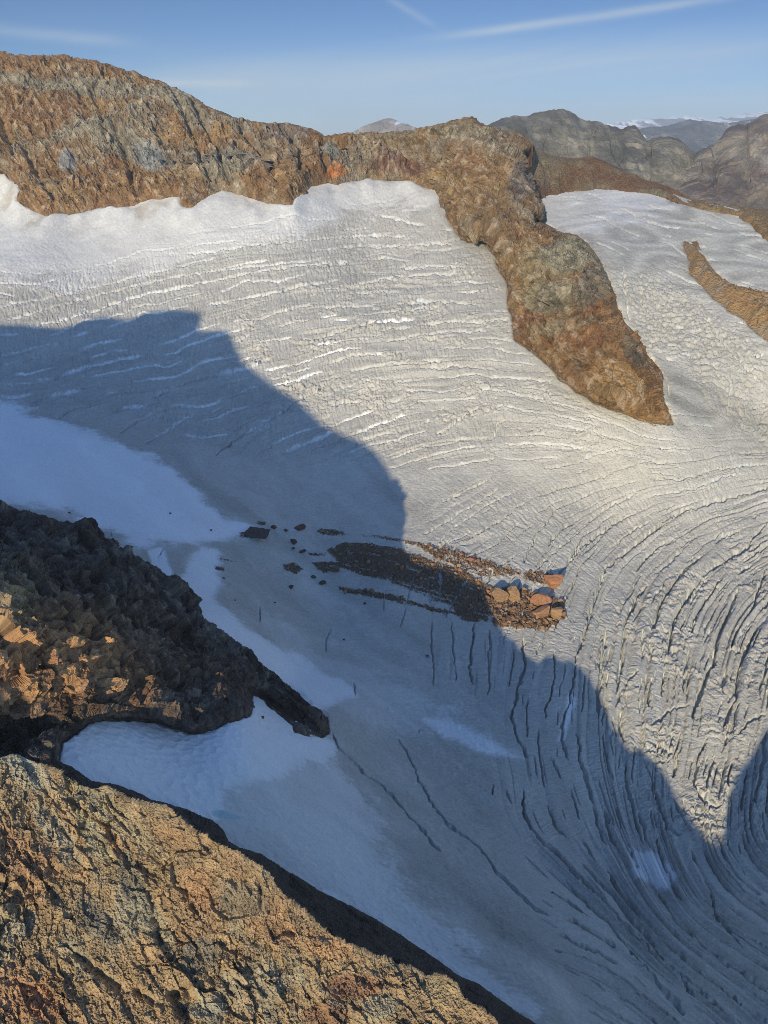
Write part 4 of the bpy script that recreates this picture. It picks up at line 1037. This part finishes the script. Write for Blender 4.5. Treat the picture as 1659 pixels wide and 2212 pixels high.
qq = np.where(ry < ycr, np.minimum(back, crq), lit)
qq = np.maximum(qq, gq * .98)
P = at(rx, ry, qq); N = normals(P)
X, Y, Z = P[..., 0], P[..., 1], P[..., 2]
wv = fbm(X / 30, Y / 30, Z / 30, 3)
sx = X * .8 + Y * .6; sy = X * .6 - Y * .8                      # ribs run down to the right
b1, e1, r1 = blocks((sx + 4 * wv) / 8, (sy + 4 * wv) / 24, Z / 10, 1.1, .7)
b2, e2, r2 = blocks((sx + 3 * wv) / 2.6, (sy + 3 * wv) / 6 + 7, Z / 3.6, 1.1, .8)
b3, e3, r3 = blocks(X / 1.15, Y / 1.15, Z / 1.15 + 4, 1.1, 1.1)
b4, e4, r4 = blocks(X / .5, Y / .5, Z / .5 + 4, 1.1, 1.1)
rub = smooth(-.1, .35, fbm(X / 22 + 4, Y / 22, Z / 22, 3))       # scree areas
dd = b1 * 2.3 * (1 - .5 * rub) + b2 * 1.2 * (1 - .35 * rub) + b3 * .5 + b4 * .24 + fbm(X / 3, Y / 3, Z / 3, 4, .6, ridged=True) * .75 + wv * 3.2 + fbm((sx + 3 * wv) / 11, sy / 40, Z / 20, 4, .55, ridged=True) * 1.7
for g, w_, d_m in (([(150,2290),(200,2330)],30,5),([(155,2060),(190,2080),(225,2110),(255,2130)],9,4.5),([(370,2150),(400,2140),(412,2160),(390,2190)],12,5),([(300,2140),(330,2165)],9,4),([(205,1760),(190,1840),(140,1890)],10,-1.5),([(330,1985),(350,2030)],8,3),([(0,1905),(40,1930)],8,3),([(560,1900),(565,1960)],4,2)):
    d_ = coarse(lambda a, b: seg_dist(a, b, g), rx, ry, 3) + 2 * wv
    dd -= d_m * np.exp(-(d_ / w_) ** 2)
b5, e5, r5 = blocks((sx + 5 * wv) / 5, (sy + 6 * wv) / 30, (Z + .4 * sx) / 4, 1.2, .9)
slabz = smooth(-.1, .3, fbm(X / 26 + 14, Y / 26, Z / 26, 3))
dd += b5 * 2.4 * slabz
atcrest = np.exp(-((ry - ycr) / 20) ** 2)
dd = dd * (1 - .45 * atcrest)
dd = dd * (.15 + .85 * smooth(0, 16, sd)) * np.where(ry < ycr - 4, .6, 1)
P = P + N * dd[..., None]
mk = sd > -.5
cn = fbm(sx / 26, sy / 50, Z / 30 + 2, 4); cn2 = fbm(X / 9, Y / 9, Z / 9 + 5, 4); cn3 = fbm(sx / 7, sy / 30, Z / 9, 4)
col = np.broadcast_to(C(.37,.27,.15), P.shape).copy()
col = lay(col, C(.34,.205,.11), smooth(.0, .4, -cn + .3 * cn2) * .5)
col = lay(col, C(.345,.31,.215), smooth(.05, .4, cn + .35 * cn3) * .8)
col = lay(col, C(.19,.165,.125), smooth(.16, .5, cn3 + .4 * cn) * .5)
for (x_, y_, a1, a2, ro, c_, k_) in ((60,1670,70,36,35,C(.36,.335,.25),.8),(250,1760,160,30,40,C(.35,.33,.22),.5),(120,1800,30,90,-35,C(.33,.30,.22),.7),(200,1800,25,80,-30,C(.36,.34,.23),.7),(285,1900,30,70,-20,C(.185,.170,.130),.85),(210,1990,30,80,-30,C(.185,.170,.130),.7),(330,1990,28,90,-35,C(.34,.32,.22),.6),(430,2060,50,40,20,C(.185,.170,.130),.8),(520,1940,70,40,20,C(.185,.170,.130),.6),(430,1920,40,60,-20,C(.42,.24,.12),.5),(30,2150,90,70,0,C(.40,.22,.115),.6),(100,2180,40,50,0,C(.42,.21,.1),.5),
                                (60,1850,90,60,20,C(.34,.20,.115),.5),(600,2010,60,30,20,C(.38,.24,.13),.6),(700,2040,60,30,20,C(.42,.26,.13),.7),(760,2130,60,30,0,C(.27,.15,.09),.8),(820,2180,50,30,0,C(.36,.34,.24),.7),(700,2190,60,30,0,C(.26,.14,.085),.7),(440,2180,60,20,0,C(.3,.29,.22),.7),(960,2140,80,30,20,C(.33,.27,.16),.7)):
    m_ = blob(rx, ry, x_, y_, a1, a2, ro)
    col = lay(col, c_, np.clip(smooth(.25, .65, m_ + .3 * cn2 + .15 * cn3) * k_, 0, 1))
col = lay(col, C(.034,.028,.024), np.where(ry < ycr, .9, 0) * np.ones_like(rx))  # far side beyond the crest: its shade is painted in as near-black rock
col *= .86 * (1 + .3 * cn2 + .35 * (r2 - .5) + .35 * (r3 - .5) + .3 * slabz * (r5 - .5))[..., None]
M_FORE = rock_material('foreground_rock', 1.1, .35, var=.5)
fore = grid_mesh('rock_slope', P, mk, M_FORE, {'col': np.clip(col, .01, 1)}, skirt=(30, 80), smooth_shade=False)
tag(fore, 'structure')

# ------------------------------------------------------------------ the mountain behind the viewpoint, which throws the rest of the shadow
M_RIDGE = rock_material('ridge_rock', .2, 1.0, var=.5)
def rear_ridge(name, u0, u1, along, prof_fn, n, seed):
    us = np.linspace(u0, u1, n)
    crest = prof_fn(us) - along * TE
    rows = []
    for k, (da, drop) in enumerate(((60, 620), (40, 300), (22, 120), (10, 40), (4, 10), (0, 0), (-8, 6), (-40, 50), (-120, 160), (-300, 420), (-420, 700))):
        z = np.maximum(crest - drop, -760) if drop else crest
        al = along + da + (fbm(us / 40 + seed, us * 0 + k, us * 0, 3) * min(abs(da) * .2, 14))
        x = us * CA + al * SA; y = -us * SA + al * CA
        rows.append(np.stack([x, y, z], -1))
    P_ = np.array(rows)
    c = np.broadcast_to(C(.17,.12,.08), P_.shape).copy() * (1 + .4 * fbm(P_[..., 0] / 30, P_[..., 1] / 30, P_[..., 2] / 30, 4))[..., None]
    return tag(grid_mesh(name, P_, np.ones(P_.shape[:2], bool), M_RIDGE, {'col': np.clip(c, .01, 1)}), 'structure')
def p_left(u):
    return prof(u) - smooth(-262, -240, u) * 330
def p_right(u):
    return prof(u) - smooth(-6, -30, u) * 300
rear_ridge('summit_ridge', -1290, -236, -190, p_left, 360, 1.)
rear_ridge('summit_ridge', -34, 880, -120, p_right, 300, 6.)

print('script geometry done')

# ------------------------------------------------------------------ loose rocks on the ice
def ico(n):
    t = (1 + 5 ** .5) / 2
    V = [(-1,t,0),(1,t,0),(-1,-t,0),(1,-t,0),(0,-1,t),(0,1,t),(0,-1,-t),(0,1,-t),(t,0,-1),(t,0,1),(-t,0,-1),(-t,0,1)]
    F = [(0,11,5),(0,5,1),(0,1,7),(0,7,10),(0,10,11),(1,5,9),(5,11,4),(11,10,2),(10,7,6),(7,1,8),(3,9,4),(3,4,2),(3,2,6),(3,6,8),(3,8,9),(4,9,5),(2,4,11),(6,2,10),(8,6,7),(9,8,1)]
    V = [np.array(v) / np.linalg.norm(v) for v in V]
    for _ in range(n):
        mid = {}; G = []
        def m(a, b):
            k = (min(a, b), max(a, b))
            if k not in mid:
                v = V[a] + V[b]; V.append(v / np.linalg.norm(v)); mid[k] = len(V) - 1
            return mid[k]
        for a, b, c in F:
            ab, bc, ca = m(a, b), m(b, c), m(c, a)
            G += [(a, ab, ca), (b, bc, ab), (c, ca, bc), (ab, bc, ca)]
        F = G
    return np.array(V), np.array(F)
def facet_rock(rng, V, n):
    """intersection of random half-spaces: an angular block of unit size"""
    Nn = rng.normal(size=(n, 3)); Nn /= np.linalg.norm(Nn, axis=1)[:, None]
    D = rng.uniform(.42, 1.0, n)
    dots = V @ Nn.T
    r = np.min(np.where(dots > .05, D / np.maximum(dots, .05), 9), 1)
    r = np.minimum(r, 1.25)
    return V * r[:, None]
IV4, IF4 = ico(4)
IV2, IF2 = ico(2)
IV1, IF1 = ico(1)
M_BOULDER = rock_material('boulder_rock', .8, .25, var=.45)
def boulder(px, py, w, h, tone, label, seed, group=None):
    rng = np.random.default_rng(seed)
    d = GLAC_DEPTH(px, py); m = d / FPX
    big = w > 12
    V, F = (IV4, IF4) if big else (IV2, IF2)
    V = facet_rock(rng, V, 8 if big else 8)
    V = V / np.abs(V).max(0)
    k_ = 1.18 if big else 1.0
    W, H, D = w * m * k_, h * m * 1.1 * k_, w * m * rng.uniform(.7, .9)
    V = V * np.array([W / 2, D / 2, H / 2])
    if big:
        V = V + (V / (np.linalg.norm(V, axis=1)[:, None] + 1e-6)) * (fbm(V[:, 0] / 3 + seed, V[:, 1] / 3, V[:, 2] / 3, 4, .55, ridged=True) * W * .018)[:, None]
        V = V + (V / (np.linalg.norm(V, axis=1)[:, None] + 1e-6)) * (perlin(V[:, 0] / 7 + seed, V[:, 1] / 7, V[:, 2] * 1.1) * W * .012)[:, None]
    V[:, 2] += H * .36
    n = fbm(V[:, 0] / 4 + seed, V[:, 1] / 4, V[:, 2] / 2, 4)
    lay_ = fbm((V[:, 0] * .5 + V[:, 2]) * 1.4 + seed, V[:, 0] * .12, V[:, 1] * .12, 3)
    col = np.broadcast_to(C(*tone), V.shape) * (1 + .45 * n + .5 * lay_)[:, None]
    o = mesh_from('boulder', V, F, M_BOULDER, {'col': np.clip(col, .01, 1)}, smooth_shade=False)
    o.location = ice_point(px, py)
    o.rotation_euler = (0, 0, 0)
    return tag(o, None, label, 'boulder', group)
TAN, DRK, RED = (.265,.168,.092), (.085,.06,.048), (.30,.13,.08)
GL, GS = 'sunlit boulders at the end of the rubble band', 'dark rocks scattered on the shaded snow'
for i, a in enumerate([
 (1074,1302,42,30,TAN,'largest tan boulder, slab-sided, at the left of the sunlit boulder pile',GL),
 (1107,1297,32,32,TAN,'tan boulder standing directly right of the largest slab in the sunlit pile',GL),
 (1168,1313,40,25,(.34,.17,.09),'wide tan boulder at the upper right of the sunlit pile, just above another boulder',GL),
 (1170,1339,36,25,(.30,.165,.09),'brown boulder directly below the wide one in the right half of the sunlit pile',GL),
 (1204,1338,28,29,TAN,'upright tan boulder on bare ice at the right end of the sunlit pile',GL),
 (1193,1268,37,31,(.33,.16,.08),'pointed orange boulder standing alone above and right of the sunlit pile',GL),
 (1133,1283,13,10,TAN,'small tan rock between the two groups of big sunlit boulders',GL),
 (1142,1297,10,8,TAN,'small rock beside the wide sunlit boulder, on its left edge',GL),
 (1017,1214,20,10,RED,'reddish flat rock on the sunlit upper edge of the rubble band',GL),
 (996,1202,10,6,RED,'small reddish rock just above the flat reddish one on the rubble edge',GL),
 (1097,1226,10,6,TAN,'small tan rock on the ice at the far right of the thin upper rubble line',GL),
 (843,1168,7,5,RED,'tiny reddish rock right at the shadow corner on the upper rubble line',GL),
 (554,1163,50,20,DRK,'largest dark rock on the shaded snow, left of the rubble band',GS),
 (651,1143,26,12,(.15,.075,.055),'long reddish brown block on the shaded snow above the rubble band',GS),
 (634,1174,15,9,DRK,'upper one of two dark rocks below the long reddish block',GS),
 (633,1188,10,7,DRK,'lower and smaller one of two dark rocks below the long reddish block',GS),
 (653,1194,14,7,DRK,'flat dark rock right of the pair beneath the reddish block',GS),
 (726,1237,20,12,(.12,.08,.055),'rounded brown boulder on the left tip of the main rubble band',GS),
 (696,1262,16,8,DRK,'flat dark rock under the left tip of the main rubble band',GS),
 (629,1271,11,8,DRK,'dark rock alone on the snow below the small rubble patches',GS),
 (678,1249,12,8,DRK,'dark rock between the small rubble patch and the main band',GS),
 (590,1142,13,7,DRK,'dark rock right of the small rubble patch above the largest dark rock',GS),
 (619,1148,10,7,DRK,'small dark rock midway between the largest dark rock and the reddish block',GS),
 (456,1147,6,4,DRK,'tiny dark rock left of the largest dark rock, on white snow',GS),
 (923,1420,8,6,DRK,'lone dark rock on blue-grey ice under the lower rubble line',GS),
 (743,1384,5,4,DRK,'tiny dark rock on ice beside a hairline crevasse',GS),
 (594,1303,6,4,DRK,'tiny dark rock right of a short vertical crevasse in shade',GS),
 (788,1306,7,5,DRK,'small dark rock just below the left end of the lower rubble line',GS),
 (484,1250,7,4,DRK,'small dark rock on white snow beneath the leftmost rubble streaks',GS),
 (150,1109,6,4,DRK,'tiny dark rock on snow directly above the top of the dark cliff',GS),
 (368,1111,5,4,DRK,'tiny dark rock alone in the middle of the left snowfield',GS),
 (568,1551,11,7,(.1,.09,.07),'dark stone on the narrow snow gully beside the cliff tip',GS),
 (1192,1934,5,4,DRK,'lone dark stone on smooth ice near the long lower furrows',GS),
 (508,1297,4,3,DRK,'speck of dark rock on snow halfway down beside the cliff edge',GS)]):
    boulder(a[0], a[1], a[2], a[3], a[4], a[5], 100 + i, a[6])

# rubble: far too many stones to count
rr = np.random.default_rng(21)
VV, FF, CCc, base = [], [], [], 0
dj, di = debris, None
cand = np.argwhere(debris > .45)
cand = cand[(cand[:, 0] > ji0) & (cand[:, 0] < ji1)]
wts = np.ones(len(cand)); xs_ = gx[0, cand[:, 1]]; ys_ = gy[cand[:, 0], 0]
wts *= 1 + 3 * ((xs_ > 1045) & (ys_ > 1260)) + 1.5 * ((xs_ > 900) & (ys_ < 1260))
pick = cand[rr.choice(len(cand), 6500, p=wts / wts.sum())]
for i_, j_ in pick:
    px_, py_ = gx[0, j_] + rr.uniform(-1, 1), gy[i_, 0] + rr.uniform(-1, 1)
    m_ = GLAC_DEPTH(px_, py_) / FPX
    pile_ = 1.35 if (px_ > 1045 and py_ > 1262) else 1.0
    sz = m_ * min(1.3 * rr.pareto(2.3) + 1.1, 8.0) * .62 * pile_
    big_ = sz > 2.2
    V, F = (IV2, IF2) if big_ else (IV1, IF1)
    v = facet_rock(rr, V, 7)
    v = v * sz * rr.uniform(.6, 1.1, 3)
    v = v + np.array(ice_point(px_, py_)) + np.array([0, 0, sz * .2])
    tone = (C(.16,.10,.06) * rr.uniform(.45, 1.9)) if rr.random() < .75 else C(.26,.15,.085) * rr.uniform(.7, 1.3)
    VV.append(v); FF.append(F + base); CCc.append(np.broadcast_to(tone, v.shape)); base += len(v)
edge_pts = [p_ for p_ in RUST[N_SKY:] if 945 < p_[0] < 1460 and p_[1] > 430] + [p_ for p_ in ISLE if p_[0] < 1650]
for _ in range(900):
    ex_, ey_ = edge_pts[rr.integers(len(edge_pts))]
    px_, py_ = ex_ + rr.normal() * 5, ey_ + rr.normal() * 3.5
    m_ = GLAC_DEPTH(px_, py_) / FPX; sz = m_ * min(.8 + rr.pareto(3.2), 3.2) * .7
    v = facet_rock(rr, IV1, 7) * sz * rr.uniform(.6, 1.1, 3) + np.array(ice_point(px_, py_))
    VV.append(v); FF.append(IF1 + base); CCc.append(np.broadcast_to(C(.17,.12,.07) * rr.uniform(.5, 1.6), v.shape)); base += len(v)
rub = mesh_from('rubble', np.vstack(VV), np.vstack(FF), M_BOULDER, {'col': np.clip(np.vstack(CCc), .01, 1)}, smooth_shade=False)
tag(rub, 'stuff')

# ------------------------------------------------------------------ the air
bpy.context.view_layer.update()
lo, hi = np.full(3, 1e9), np.full(3, -1e9)
for o in COL.objects:
    if o.type == 'MESH':
        n_ = len(o.data.vertices); a = np.empty(n_ * 3, np.float32); o.data.vertices.foreach_get('co', a); a = a.reshape(-1, 3) + np.array(o.location)
        lo = np.minimum(lo, a.min(0)); hi = np.maximum(hi, a.max(0))
hi = np.maximum(hi, 5)
lo[:2] -= 300; hi[:2] += 300; lo[2] -= 1; hi[2] += 5
V = [(x, y, z) for x in (lo[0], hi[0]) for y in (lo[1], hi[1]) for z in (lo[2], hi[2])]
F = [(0,1,3,2),(4,6,7,5),(0,4,5,1),(2,3,7,6),(0,2,6,4),(1,5,7,3)]
hm = bpy.data.materials.new('haze'); hm.use_nodes = True
hm.node_tree.nodes.clear()
ho = hm.node_tree.nodes.new('ShaderNodeOutputMaterial'); hv = hm.node_tree.nodes.new('ShaderNodeVolumePrincipled')
hv.inputs['Color'].default_value = (.72, .84, 1, 1); hv.inputs['Density'].default_value = 2.6e-5; hv.inputs['Anisotropy'].default_value = 0.0
hm.node_tree.links.new(hv.outputs[0], ho.inputs['Volume'])
hz = mesh_from('haze', V, F, hm, smooth_shade=False)
tag(hz, 'stuff')
print('scene bounds', lo, hi)
